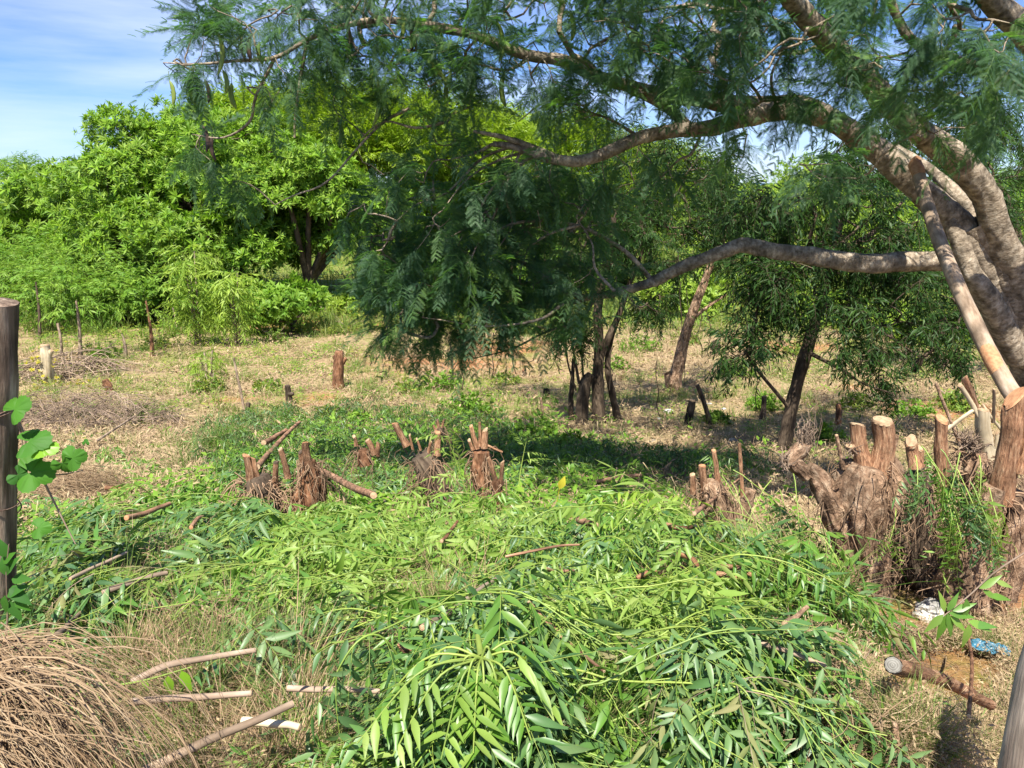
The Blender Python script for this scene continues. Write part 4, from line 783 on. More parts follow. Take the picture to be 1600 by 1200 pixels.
for i, (px, py, rp, kk, cl) in enumerate(SHR):
    b = hit(px, py); r = rp*b[1]/FPX; n = int(60+rp*2.2); refs = [(528, 580, 'tall crumbling stump'), (453, 618, 'small dark weathered stump'), (930, 600, 'trunk cluster'), (1240, 620, 'slender leaning neem'), (1060, 560, 'pale leaning tree'), (1080, 645, 'charred post'), (375, 600, 'pale bare stake'), (310, 470, 'drooping saplings'), (75, 570, 'yellow leafy stump'), (850, 640, 'thin brown stake'), (1117, 545, 'squat dark stump'), (1375, 700, 'biggest gnarled stump'), (706, 560, 'vine-wrapped sapling'), (455, 430, 'round glossy shrub'), (655, 700, 'broad dark stump'), (1500, 620, 'white split splinters'), (135, 665, 'brushwood heap')]
    rf = sorted(refs, key=lambda l: math.hypot(l[0]-px, l[1]-py))[0]; dx, dy = px-rf[0], py-rf[1]; rel = ('right of' if dx > 0 else 'left of') if abs(dx) > abs(dy) else ('in front of' if dy > 0 else 'behind')
    t = thing('low_shrub', f'low {cl} leafy shrub {rel} the {rf[2]}', 'shrub', loc=tuple(b)); mb = MB()
    for q in range(6):
        a = RU(0, 6.28); mb.tube(catmull([[0, 0, -.03], [r*.3*math.cos(a), r*.3*math.sin(a), r*.5], [r*.8*math.cos(a), r*.8*math.sin(a), r*RU(.6, 1.1)]], 6), [.008, .004], 4)
    mb.build('stems', M['twig_dry'], t, kind='stuff'); P = rdir(n, (0, 1))*RU(.35, 1, (n, 1))*r*[1.2, 1.0, .95]; scatter('leaves', SHRL[kk], P, P+[0, 0, r*.4]+rng.normal(0, r*.4, (n, 3)), np.array([0, 0, 1.])+rng.normal(0, .4, (n, 3)), RU(.35, .7, n)*(.75 if kk != 1 else .6), t)
print('instances so far', N_INST)

# ------------------------------------------------------------------ pollarded stumps of the hedge in front
def stump_thing(label, Y, bodies, stubs, roots=60, m='bark_stump', torn=None, name='pollard_stump', spread=1.0):
    o = at(bodies[0][0][0], bodies[0][0][1], Y); t = thing(name, label, 'stump', 'cut-back stumps of the hedge', loc=tuple(o))
    W = lambda p: at(p[0], p[1], Y + (p[3] if len(p) > 3 else 0)) - o
    mb = MB()
    for b in bodies:
        P = [W(p) for p in b]; r = [p[2]*.44*Y/FPX for p in b]; n = max(10, int(np.sum(np.linalg.norm(np.diff(P, axis=0), axis=1))/.012)); C = catmull(P, n)
        mb.tube(C, np.interp(np.linspace(0, 1, n), np.linspace(0, 1, len(r)), r), 34 if max(r) > .06 else 20, rough=.5, rf=14, ridge=1.5, cap=True)
    mb.build('trunk', M[m], t)
    for s in stubs:
        a, b, wd = s[0], s[1], s[2]; cm = s[3] if len(s) > 3 else 'cut'; bm = s[4] if len(s) > 4 else 'bark_neem'; r = wd*.5*Y/FPX
        A_, B_ = W(a), W(b); C = catmull([A_-(B_-A_)*.25, (A_+B_)/2+rng.normal(0, r*.15, 3), B_], 14); mb = MB()
        k = 22 if r > .02 else 10; sl = rng.normal(0, .45, 3); T = nz(C[-1]-C[-2]); sl = sl-T*np.dot(sl, T)
        mb.tube(C, [r*1.35, r*1.05, r, r*.97], k, rough=.26, rf=22, ridge=1.3, slant=sl)
        st = mb.build('stub', M[bm], t)
        mb = MB(); mb.tube([C[-1]-T*.004, C[-1]+T*r*.22], [r*.98, r*.86], k, cap='end', rough=.12, slant=sl, slant0=True); mb.build('cut_face', M[cm], st)
    if roots:
        mb = MB(); bt = bodies[0]; Pb = [W(p) for p in bt]
        for _ in range(roots):
            u = RU(0, 1); i = int(u*(len(Pb)-1)); c = Pb[i]+(Pb[min(i+1, len(Pb)-1)]-Pb[i])*((u*(len(Pb)-1)) % 1); r = bt[i][2]*.5*Y/FPX
            a = RU(0, 6.28); s = c+np.array([math.cos(a)*r, math.sin(a)*r, 0])*.95; d = np.array([math.cos(a), math.sin(a), 0])*RU(.1, .8)*spread
            l = RU(.04, .17); C = catmull([s, s+d*l*.4+[0, 0, RU(-.02, .03)], s+d*l*.7+np.r_[rng.normal(0, .03, 2), -l*.6], s+d*l*.9+np.r_[rng.normal(0, .04, 2), -l*1.3]], 8)
            mb.tube(C, [RU(.0012, .0035), .0008], 4, rnd=RU(0, 1))
        mb.build('roots', M['root'], t, kind='stuff')
    if torn:
        for tx, ty, n, l, sp in torn:
            mb = MB(); c = W((tx, ty))
            for _ in range(n):
                s = c+rng.normal(0, .012, 3); d = nz(np.array([rng.normal(0, sp), rng.normal(0, sp), 1.])); C = catmull([s-d*.02, s+d*l*.5+rng.normal(0, .006, 3), s+d*l*RU(.6, 1.1)+rng.normal(0, .015, 3)], 5)
                mb.tube(C, [.0026, .001], 3, rnd=RU(0, 1))
            mb.build('torn_fibres', M['twig_dry'], t, kind='stuff')
    return t
stump_thing('biggest gnarled stump with a pale lumpy trunk and two thick upright stubs', 2.75,
    [[(1352, 975, 130), (1349, 925, 84), (1348, 880, 78), (1345, 840, 84), (1340, 800, 92), (1340, 765, 90), (1348, 738, 74), (1352, 725, 50)],
     [(1335, 850, 60), (1310, 812, 50), (1292, 775, 40), (1280, 748, 34), (1262, 730, 24)], [(1362, 820, 60), (1386, 780, 50), (1392, 745, 44), (1385, 722, 30)],
     [(1262, 745, 24), (1246, 728, 30), (1240, 715, 24), (1252, 702, 24), (1258, 692, 22)]],
    [((1350, 728), (1339, 664), 24), ((1374, 728), (1379, 658), 33), ((1391, 726), (1402, 680), 7, 'cut', 'bark_stump'), ((1316, 722), (1307, 680), 6, 'cut', 'bark_stump'), ((1338, 700), (1330, 695), 18, 'cut', 'bark_stump')],
    roots=170, torn=[(1258, 690, 70, .07, .35), (1226, 722, 45, .03, .6), (1330, 700, 25, .02, .5), (1275, 690, 4, .16, .25)])
stump_thing('dark root-covered stump behind the hanging leaves, with a short pale cut stub', 2.9,
    [[(1445, 950, 70), (1432, 890, 66), (1428, 830, 60), (1432, 780, 56), (1436, 740, 40)], [(1400, 940, 30), (1408, 880, 26), (1415, 830, 30)], [(1470, 900, 30), (1460, 840, 28), (1450, 790, 30)]],
    [((1430, 722), (1424, 690), 19, 'cut'), ((1437, 720), (1437, 700), 12, 'cut'), ((1473, 745), (1471, 655), 19, 'cut_orange')], roots=220, m='bark_dark', spread=1.6)
stump_thing('earth-brown stump at the right edge carrying the thickest slanting log stub', 2.6,
    [[(1500, 935, 110), (1515, 890, 84), (1525, 850, 74), (1540, 800, 60), (1556, 760, 44)], [(1560, 930, 60), (1575, 870, 60), (1585, 810, 50), (1590, 770, 40)]],
    [((1566, 752), (1584, 622), 32, 'cut_orange'), ((1600, 720), (1610, 655), 30, 'cut_orange')], roots=120)
stump_thing('split stump with pale bare wood and white splinters beside the slanting log stub', 3.0,
    [[(1545, 830, 60), (1535, 770, 52), (1528, 730, 50), (1530, 705, 30)]],
    [((1547, 715), (1534, 640), 22, 'cut', 'wood_pale'), ((1535, 660), (1507, 590), 11, 'cut'), ((1528, 648), (1500, 602), 8, 'cut', 'wood_pale'), ((1487, 665), (1531, 634), 6, 'cut', 'wood_pale'), ((1562, 668), (1535, 632), 4, 'cut', 'wood_pale'), ((1497, 685), (1462, 598), 5, 'cut', 'bark_stump'), ((1556, 710), (1558, 676), 6, 'cut', 'wood_pale'), ((1552, 650), (1553, 608), 5, 'cut', 'bark_dark')],
    roots=200, spread=2.6, torn=[(1520, 700, 60, .09, 1.0), (1505, 690, 40, .07, 1.2)])
stump_thing('reddish stump with a tall tapering stub, right one of the pair near the crossed sticks', 3.3,
    [[(480, 815, 46), (482, 780, 52), (484, 755, 46), (485, 735, 30), (484, 720, 20)]], [((483, 722), (477, 692), 12, 'cut_orange'), ((474, 738), (469, 706), 8, 'bark_dark')], roots=130, m='rusty')
stump_thing('dark hairy stump with a hollow reddish stub, left one of the pair', 3.25,
    [[(418, 815, 50), (414, 780, 58), (408, 760, 56), (402, 745, 40)]], [((392, 748), (385, 712), 13, 'cut_orange'), ((404, 748), (396, 716), 7, 'cut_orange'), ((430, 752), (431, 722), 9, 'bark_dark'), ((448, 738), (438, 702), 9, 'cut')], roots=190, m='bark_dark', spread=1.5)
stump_thing('broad dark stump with a row of short stubs, behind the middle of the leaf heap', 3.8,
    [[(695, 790, 44), (680, 755, 50), (668, 730, 50), (655, 712, 36)]], [((632, 690), (617, 662), 11, 'cut_orange'), ((683, 704), (684, 676), 10, 'cut_orange'), ((644, 698), (640, 680), 4), ((656, 700), (651, 686), 4), ((670, 705), (674, 690), 4)], roots=130, m='bark_dark', spread=1.5)
stump_thing('stump with a ring of small split stubs, right of the broad dark one', 3.6,
    [[(757, 770, 34), (753, 735, 34), (752, 705, 30)]], [((744, 694), (736, 666), 7, 'cut_orange'), ((757, 694), (758, 672), 10, 'cut'), ((750, 690), (749, 660), 5, 'cut_orange'), ((766, 698), (784, 706), 4, 'cut'), ((738, 700), (733, 688), 6)], roots=60, m='rusty')
stump_thing('low pale stump with two upright splinters at the top edge of the leaf heap', 3.2,
    [[(778, 785, 24), (776, 762, 20), (776, 750, 15)]], [((774, 750), (763, 716), 8, 'cut'), ((783, 750), (785, 722), 7, 'cut'), ((748, 755), (744, 742), 5)], roots=20, m='rusty')
stump_thing('knotty stump with an orange pointed stub, right of the leaf heap', 3.15,
    [[(1140, 840, 60), (1125, 800, 56), (1115, 770, 46), (1110, 752, 30)], [(1150, 830, 30), (1165, 790, 26), (1172, 765, 20)]], [((1104, 778), (1097, 728), 13, 'cut_orange'), ((1160, 765), (1155, 694), 6, 'cut_orange'), ((1121, 748), (1115, 704), 8, 'cut_orange'), ((1083, 765), (1082, 742), 10)], roots=110)
stump_thing('two low pale-cut stubs between the crossed sticks and the broad dark stump', 4.0,
    [[(570, 725, 30), (568, 710, 24), (566, 702, 16)]], [((583, 706), (574, 688), 9, 'cut'), ((556, 694), (553, 682), 6, 'cut'), ((590, 708), (592, 692), 7, 'bark_dark')], roots=40, m='rusty')
stump_thing('small weathered stump farthest back in the hedge row', 4.7,
    [[(690, 680, 14), (688, 668, 12)]], [((685, 668), (683, 656), 5, 'bark_dark'), ((691, 668), (694, 655), 4, 'bark_dark'), ((681, 672), (677, 664), 4, 'bark_dark')], roots=20, m='bark_dark')

# ------------------------------------------------------------------ cut sticks and logs
up6 = lambda d: (lambda x, y: sz(x, y)+d)
def stick(pp, wpx, label, m='bark_stick', cutm='cut', lift=.135, name='cut_stick', cat='stick', taper=.75):
    P = [at(*p) if len(p) == 3 else hit(p[0], p[1], f=up6(lift)) for p in pp]
    if len(pp[0]) == 2 and len(pp) > 2:
        for i in range(1, len(P)-1): P[i] = at(pp[i][0], pp[i][1], float(P[0][1]+(P[-1][1]-P[0][1])*i/(len(P)-1)))
    Y = P[0][1]; r = wpx*.5*np.linalg.norm(P[0]-[0, 0, E])/FPX/1.05
    C = catmull(P, max(10, int(np.linalg.norm(P[-1]-P[0])/.03))); t = thing(name, label, cat, 'cut sticks and logs lying about', loc=tuple(C[0])); mb = MB(); k = 18 if r > .02 else 9
    q = np.linspace(0, 9, len(C))+RU(0, 6); C = C+np.stack([np.sin(q)*r*.15, np.cos(q*1.3)*r*.1, np.sin(q*.8)*r*.12], 1)
    if len(pp[0]) == 2:
        dz = np.max(sz(C[:, 0], C[:, 1])+lift*.6-C[:, 2]); C = C+np.array([0, 0, max(0, dz)*.8])
    mb.tube(C-C[0], [r, r*(.5+taper/2), r*taper], k, rough=.14, rf=14, ridge=.7); mb.build('shaft', M[m], t)
    for a, b, rr in ((C[0], C[1], r), (C[-1], C[-2], r*taper)):
        T = nz(a-b); mb = MB(); mb.tube(np.array([a-T*.004, a+T*r*.15])-C[0], [rr*.98, rr*.85], k, cap='end'); mb.build('cut_end', M[cutm], t)
    return t
stick([(402, 730), (432, 694), (468, 660)], 10, 'long straight stick crossing above the two reddish stumps', lift=.22)
stick([(412, 692), (430, 683), (446, 672)], 9, 'short stick lying against the long crossing one', lift=.2)
stick([(502, 735), (545, 757), (584, 776)], 10, 'straight brown stick pointing right from the tapering reddish stump', lift=.2)
stick([(198, 811), (232, 800), (264, 785)], 9, 'broken orange stick at the left of the leaf heap', cutm='cut_orange')
stick([(166, 763), (186, 763), (206, 765)], 8, 'short smooth orange stick beside the matted root bundle', m='rusty', cutm='cut_orange')
stick([(298, 820), (312, 808), (325, 795)], 7, 'short splintered stick right of the broken orange one', cutm='cut_orange')
stick([(1085, 800), (1125, 772), (1164, 741)], 8, 'slanting stick in front of the knotty stump', lift=.25)
stick([(930, 752), (968, 746), (1000, 741)], 8, 'thin pale-ended stick on the top edge of the leaf heap', lift=.12)
stick([(1042, 820), (1062, 825), (1086, 828)], 9, 'short reddish stick in the leaves near the heap top right', m='rusty')
stick([(1060, 866), (1080, 873), (1094, 882)], 9, 'short thick stick half buried right of the heap middle', m='rusty')
stick([(1122, 893), (1140, 899), (1160, 908)], 10, 'short orange-brown log piece, lower one of the side-by-side pair', m='bark_neem', cutm='cut_orange')
stick([(1130, 882), (1152, 888), (1172, 896)], 9, 'short orange-brown log piece, upper one of the side-by-side pair', m='bark_neem', cutm='cut_orange')
stick([(996, 902), (1010, 895), (1024, 888)], 9, 'short red-brown stick slanting up out of the leaves', m='rusty', cutm='cut_orange')
stick([(852, 894), (872, 893), (896, 890)], 7, 'thin horizontal stick across the middle of the leaves')
stick([(905, 812), (918, 816), (935, 824)], 12, 'stout peeled stick end poking from the leaves', cutm='cut')
stick([(826, 940), (870, 985), (905, 1018), (945, 1052)], 8, 'long thin branch slanting down across the heap middle', taper=.6)
stick([(626, 1013), (634, 1015), (642, 1018)], 12, 'round orange stick end peeking out of dark leaves', m='bark_neem', cutm='cut_orange')
stick([(690, 850), (702, 832), (714, 815)], 7, 'small split stick standing in the bright leaves', m='rusty')
stick([(660, 985), (705, 955), (740, 928), (776, 903)], 11, 'torn grey-brown branch with dry grass at its root', m='twig_dry')
stick([(1395, 1040), (1440, 1052), (1490, 1072), (1545, 1100)], 25, 'thick rough log with a round grey cut end, lower right', m='bark_neem', cutm='cut_grey', taper=.9, name='cut_log', cat='log', lift=.13)
stick([(1180, 1006), (1235, 1020), (1290, 1034)], 8, 'smooth grey stick left of the thick rough log', m='bark_pale')
stick([(205, 1058), (260, 1040), (320, 1028), (400, 1016)], 11, 'curved grey branch in the lower left leaves', m='twig_dry', lift=.16)
stick([(205, 1096), (280, 1090), (395, 1090)], 11, 'straight dry branch below the curved grey one', m='twig_dry', lift=.2)
stick([(450, 1080), (520, 1077), (592, 1078)], 10, 'dry horizontal branch left of the fan of green stalks', m='twig_dry', lift=.12)
stick([(225, 1205, .95), (340, 1150, 1.0), (458, 1100, 1.06)], 14, 'nearest pale branch slanting up from the bottom edge', m='bark_pale', cutm='cut')
stick([(380, 1132), (430, 1130), (470, 1136)], 13, 'pale peeled strip of wood beside the nearest branch', m='wood_pale', lift=.16)
stick([(70, 1005), (100, 982), (126, 958)], 9, 'short grey stick above the brown dry grass', m='twig_dry', lift=.1)
stick([(110, 905), (150, 885), (200, 870)], 6, 'thin grey twig in the brush left of the heap', m='twig_dry')
stick([(160, 925), (215, 906), (262, 898)], 9, 'dark dry branch under the drooping frond at left', m='twig_dry')
stick([(1225, 975), (1243, 964), (1262, 953)], 9, 'short grey-brown stick left of the biggest stump foot', m='bark_stump')
stick([(1160, 790), (1195, 830), (1230, 862), (1260, 905)], 9, 'bent brown branch running down to the biggest stump foot', m='bark_stump', lift=.1)
stick([(1398, 1130), (1400, 1165), (1396, 1198)], 8, 'broken upright brown stub at the bottom right', m='bark_stump', lift=.06)
stick([(1510, 980), (1518, 1040), (1512, 1120)], 4, 'thin reddish upright stem crossing the thick rough log', m='rusty', lift=.16)
stick([(790, 870), (860, 855), (905, 850)], 5, 'slim twig across the bright middle leaves', m='bark_stick')
stick([(620, 690), (665, 715), (700, 745)], 4, 'arching grey twig in front of the broad dark stump', m='twig_dry', lift=.15)
stick([(150, 690), (195, 660), (225, 640)], 4, 'pale twig leaning out of the brushwood heap', m='bark_pale', lift=.1)
stick([(310, 690), (320, 715), (326, 730)], 5, 'small dead twig in the dark leaves left of the stumps', m='bark_pale', lift=.1)

# ------------------------------------------------------------------ brush, matted roots, dry grass
def tangle(name, px, py, rx, ry, n, l, label, m, th=.002, curl=1.2, f=sz, lie=.25, ring=False, seg=7):
    c = hit(px, py, f=f); Y = np.linalg.norm(c-[0, 0, E]); RX = rx*Y/FPX; RY = ry*Y/FPX*1.3; mb = MB()
    for _ in range(n):
        a = RU(0, 6.28); q = math.sqrt(RU(0, 1)); s = np.array([RX*q*math.cos(a), RX*.8*q*math.sin(a), RY*(1-q*q)*RU(.1, 1)])
        hd = a+math.pi/2+rng.normal(0, .35) if ring else RU(0, 6.28); P = [s]; cu = rng.normal(0, curl)+(curl if ring else 0); ln = l*RU(.4, 1.3)
        pitch = rng.normal(0, lie)
        for k in range(seg):
            hd += cu/seg; pitch -= .12; P.append(P[-1]+np.array([math.cos(hd)*math.cos(pitch), math.sin(hd)*math.cos(pitch), math.sin(pitch)])*ln/seg)
        P = np.array(P); P[:, 2] = np.maximum(P[:, 2], 0.0); P[:, 2] += (f(P[:, 0]+c[0], P[:, 1]+c[1])-c[2])
        mb.tube(P, [th*RU(.5, 1.4), th*.4], 3, rnd=RU(0, 1))
    o = mb.build(name, m); o.location = tuple(c); return tag(o, label, kind='stuff')
tangle('brushwood_heap', 135, 665, 130, 46, 1300, .5, 'grey-brown heap of thin dry brushwood in the left of the clearing', M['twig_dry'], .004)
tangle('brushwood_heap', 105, 585, 75, 26, 330, 1.2, 'pale heap of dry sticks behind the yellow leafy stump', M['bark_pale'], .009)
tangle('matted_roots', 130, 780, 85, 40, 1800, .28, 'matted brown bundle of fine roots near the left fence post', M['drygrass'], .0016, 2.2, ring=True)
tangle('matted_roots', 1345, 1000, 85, 34, 1500, .22, 'swirled nest of grey-brown roots at the biggest stump foot', M['root'], .0014, 2.6, ring=True)
tangle('matted_roots', 1250, 1060, 110, 16, 420, .25, 'loose dry stems between the heap and the thick rough log', M['twig_dry'], .0013, 1.2)
tangle('matted_roots', 310, 890, 60, 22, 420, .2, 'straw-coloured tuft of roots left of the heap', M['drygrass'], .0014, 1.8)
tangle('matted_roots', 245, 1000, 60, 20, 420, .18, 'dark fine roots under the drooping left frond', M['root'], .0012, 2)
tangle('dry_stems', 150, 910, 170, 30, 900, .3, 'dry stems tangled under the leaves at left', M['twig_dry'], .0014, .8)
tangle('dry_stems', 1440, 1130, 170, 18, 900, .16, 'straw and dry stems on the ground at lower right', M['drygrass'], .0011, .9)
tangle('dry_stems', 1530, 920, 120, 12, 600, .14, 'straw round the foot of the right stumps', M['drygrass'], .0011, .9)
tangle('dry_stems', 560, 905, 160, 22, 120, .3, 'fine pale stems over the bright leaves', M['straw'], .0009, .6, lie=.4)
tangle('dry_stems', 880, 960, 330, 26, 300, .25, 'fine stems scattered through the leaf heap', M['shootgreen'], .0011, .6, lie=.4)

for x_, y_, rx_, n_ in [(870, 1000, 60, 160), (935, 1110, 45, 140), (1050, 915, 60, 150), (560, 1000, 60, 150), (1215, 1015, 80, 260), (640, 880, 60, 120), (1290, 1140, 80, 260), (230, 890, 110, 400), (330, 960, 90, 240), (120, 850, 90, 300)]:
    tangle('dry_stems', x_, y_, rx_, 12, n_, .16, 'dead brown stems showing through a gap in the leaves', M['root'] if n_ % 20 else M['drygrass'], .0013, 1.2, f=up6(.05), lie=.4)
def thatch():
    mb = MB(); a0 = at(-95, 1100, .86); n = 2600
    for _ in range(n):
        ang = rng.normal(-.45, .42); s = a0+np.array([RU(-.22, .06), RU(-.16, .14), RU(-.05, .015)]); d = np.array([math.cos(ang), math.sin(ang), 0]); l = RU(.11, .27)
        rise = RU(-.02, .045); P = catmull([s-d*.05, s+d*l*.35+[0, 0, rise], s+d*l*.75+[0, 0, rise-.05*RU(.5, 1.4)]+rng.normal(0, .006, 3), s+d*l*1.05+np.r_[rng.normal(0, .01, 2), -.17*RU(.6, 1.5)], s+d*l*1.15+np.r_[rng.normal(0, .02, 2), -.42]], 10)
        mb.tube(P, [.0006*(.5+RU(0, 1)**3*3.4), .00025], 3, rnd=RU(0, 1))
    V = []; k = 24; c = a0+[.02, 0, -.04]
    for i in range(9):
        for j in range(k):
            r = .14*math.sin(min(i/8*1.45, 1.5)); V.append(c+[r*math.cos(j/k*6.283), r*math.sin(j/k*6.283), -.9*(1-math.cos(i/8*1.45))])
    mb.add(V, [[i*k+j, (i+1)*k+j, (i+1)*k+(j+1) % k, i*k+(j+1) % k] for i in range(8) for j in range(k)], rnd=.9)
    tag(mb.build('dry_grass_heap', M['drygrass']), 'arching brown dry grass heap at the bottom left', kind='stuff')
thatch()

# ------------------------------------------------------------------ fence posts, wire, vine and leafy plants close by
def fence_post(pp, rp, label, m, wires=()):
    P = [at(*p) for p in pp]; o = P[0]; t = thing('fence_post', label, 'post', loc=tuple(o)); C = catmull(np.array(P)-o, 46); mb = MB(); mb.tube(C, rp, 36, rough=.1, rf=22, ridge=1.0, cap=True); mb.build('shaft', M[m], t)
    for py, tilt in wires:
        z = at(0, py, P[0][1])[2]-o[2]; c = C[np.argmin(np.abs(C[:, 2]-z))]; a = np.linspace(0, 6.5, 30); R = rp[0]*1.1
        mb = MB(); mb.tube(np.stack([c[0]+R*np.cos(a), c[1]+R*np.sin(a), c[2]+tilt*np.cos(a)+.003*a], 1), [.0016], 5); mb.build('wire', M['wire'], t)
    return t
fence_post([(-14, 1150, 1.75), (-13, 1000, 1.75), (-11, 760, 1.75), (-13, 600, 1.75), (-12, 471, 1.75)], [.052, .053, .050, .052, .053], 'dark weathered fence post cut by the left edge of the view', 'post', [(655, .012), (660, .02), (790, -.02), (985, .01)])
fence_post([(1618, 1330, .78), (1632, 1200, .8), (1655, 1070, .84), (1690, 950, .88), (1730, 830, .92)], [.046, .046, .045, .044, .042], 'pale leaning fence post at the bottom right corner', 'post_pale')

def lobed(R, lobes_=5, seed=0):
    n = 40; a = np.linspace(-2.6, 2.6, n); r = R*(.58+.42*np.abs(np.cos(a*lobes_/2.9))**.6)*(1+.04*np.sin(a*23))*(1-.12*np.abs(a)/2.6)
    V = [[0, 0, 0]]+[[r[i]*.55*math.cos(a[i]), r[i]*.55*math.sin(a[i]), .1*R*(i % 8 == 4)] for i in range(n)]+[[r[i]*math.cos(a[i]), r[i]*math.sin(a[i]), .12*R*math.sin(3*a[i]+seed)-.1*R] for i in range(n)]
    T = [[0, 1+i, 2+i] for i in range(n-1)]; Q = [[1+i, 1+n+i, 2+n+i, 2+i] for i in range(n-1)]; return np.array(V), Q, T
t = thing('climbing_vine', 'vine with broad lobed leaves growing round the left fence post', 'vine', loc=tuple(at(30, 760, 1.72)))
o = np.array(t.location)
for pp in ([(28, 655), (40, 690), (30, 730), (33, 770)], [(30, 715), (60, 735), (90, 742), (130, 735)], [(70, 755), (85, 785), (100, 815), (118, 850)], [(28, 660), (33, 680), (36, 700)]):
    mb = MB(); mb.tube(catmull([at(a, b, 1.74) for a, b in pp], 14)-o, [.0028, .0014], 6); mb.build('stem', M['twig_dry'], t)
for px, py, w_, hx, tz, m in [(36, 640, 34, .9, .7, 'broad'), (62, 690, 42, .3, .9, 'broad'), (78, 700, 30, 0, 1, 'lime'), (66, 738, 44, -.1, .5, 'broad'), (107, 724, 24, -1.3, .2, 'broad'), (124, 716, 28, .5, .3, 'broad'), (137, 692, 8, 1.5, .5, 'broad'), (38, 742, 24, -1, .6, 'broad'), (70, 825, 24, 0, .5, 'broad')]:
    Y = 1.7; mb = MB(); V, Q, T = lobed(w_*.86*Y/FPX); c = at(px-w_*.4, py, Y)-o
    put(mb, V, frame([math.cos(hx), .15, math.sin(hx)*.6], [.1, -1.0*(1-tz*.45), tz]), c, quads=Q, tris=T, rnd=RU(0, 1)); mb.build('leaf', M[m], t)
def leafy(name, label, cat, Y, stem, leaves, m, lw=.42, r=.0018):
    o = at(stem[0][0], stem[0][1], Y); t = thing(name, label, cat, loc=tuple(o)); mb = MB(); mb.tube(catmull([at(a, b, Y) for a, b in stem], 14)-o, [r*1.3, r*.7], 6); mb.build('stem', M['twig_dry'] if m != 'lime' else M['shootgreen'], t)
    for px, py, l, ang in leaves:
        V, Q, T = blade(l*Y/FPX, l*Y/FPX*lw, 6, sickle=RU(-.15, .15), fold=.25, droop=RU(.05, .3)); mb = MB()
        put(mb, V, frame([math.cos(ang), -.15, math.sin(ang)], [RU(-.3, .3), -.7, .8]), at(px, py, Y)-o, quads=Q, tris=T, rnd=RU(0, .8)); mb.build('leaf', M[m], t)
    return t
leafy('leafy_seedling', 'green oval-leaved seedling growing at the foot of the left fence post', 'seedling', 1.45, [(8, 1010), (12, 960), (10, 900), (14, 850)],
      [(10, 930, 46, .5), (14, 920, 48, -.5), (10, 900, 42, 1.5), (12, 895, 44, 1.0), (16, 940, 40, -1.1), (8, 930, 40, -1.6), (18, 905, 40, .1), (12, 870, 40, 1.9), (24, 935, 34, -.9), (5, 880, 34, .8)], 'broad', .5)
leafy('fallen_leafy_twig', 'green twig with two bright lime leaves above the brown dry grass', 'twig', 1.2, [(176, 1072), (230, 1062), (300, 1042)], [(262, 1056, 42, -1.5), (283, 1048, 44, -1.15), (222, 1062, 24, -.9)], 'lime', .45)
leafy('bent_green_stem', 'long bent yellow-green stem rising over the dark brush', 'stem', 1.6, [(175, 1060), (240, 1000), (307, 933), (300, 940), (180, 960)], [], 'lime')

# ------------------------------------------------------------------ the cut neem branches
def leaflet_mesh(seed, m):
    rs = np.random.default_rng(seed); mb = MB(); V, Q, T = blade(.082, .021, 5, sickle=.12*rs.uniform(.5, 1.5), fold=.3, droop=.15); mb.add(V, Q, T, rnd=rs.uniform(0, 1)); return mb.mesh('leaflet', m)
def branch(label, group, base, head, length, nl, leaves, hero=False, arch=.05, lift=.05, stemm='shootgreen', sr=.0023, crowd=.35, f=sz, droopz=0., zt=None, name='cut_neem_branch', cat='branch', sc0=1.):
    base = np.asarray(base, float); t = thing(name, label, cat, group, loc=tuple(base)); k = 16
    s = np.linspace(0, 1, k); bend = rng.normal(0, .45); hd = head+bend*s; xy = base[:2]+np.cumsum(np.stack([np.cos(hd), np.sin(hd)], 1)*length/k, 0); xy[0] = base[:2]
    if zt is None: z = f(xy[:, 0], xy[:, 1])+lift+arch*np.sin(math.pi*s); z = (z+np.roll(z, 1)+np.roll(z, -1))/3; z[0] = base[2]; z[-1] = z[-2]
    else: z = base[2]+zt*s
    C = np.c_[xy, z]-base; mb = MB(); mb.tube(C, [sr, sr*.8, sr*.35], 6); mb.build('stem', M[stemm], t)
    T = nz(np.gradient(C, axis=0))
    for i in range(nl):
        u = crowd+(1-crowd)*(i+.5)/nl; j = u*(k-1); j0 = int(j); p = C[j0]+(C[min(j0+1, k-1)]-C[j0])*(j-j0); sd = 1 if i % 2 else -1
        a = RU(.45, 1.25)*(1.25-u*.7); tx = T[j0]; side = nz(np.cross([0, 0, 1], tx)); d = tx*math.cos(a)+side*sd*math.sin(a)+np.array([0, 0, RU(-.25, .25)-droopz])
        up = np.array([0, 0, 1.])+rng.normal(0, .25, 3)+side*sd*RU(-.3, .5); R = frame(d, up); me = leaves[rng.integers(len(leaves))]; S = RU(.5, 1.0)*sc0*(.82 if base[1] > 1.3 else .68)
        e = eulers(R[:, 0][None], R[:, 2][None])[0]
        if hero:
            rs = np.random.default_rng(i*7+int(length*100)); RR, lf = neem_leaf_parts(rs, hang=RU(.4, 1.2), pairs=5); mb = MB(); mb.tube(RR, [.0014, .0006], 4)
            lo = mb.build('leaf', M[stemm], t); lo.location = p; lo.rotation_euler = e; lo.scale = (S,)*3
            for q, F, l, s2 in lf:
                x = bpy.data.objects.new('leaflet', hero[rng.integers(len(hero))]); COL.objects.link(x); x.parent = lo; x.location = q; x.rotation_euler = eulers(F[:, 0][None], F[:, 2][None])[0]; x.scale = (l/.082, l/.082*(s2 if s2 else 1), l/.082)
        else:
            lo = bpy.data.objects.new('leaf', me); COL.objects.link(lo); lo.parent = t; lo.location = p; lo.rotation_euler = e; lo.scale = (S,)*3
    return t
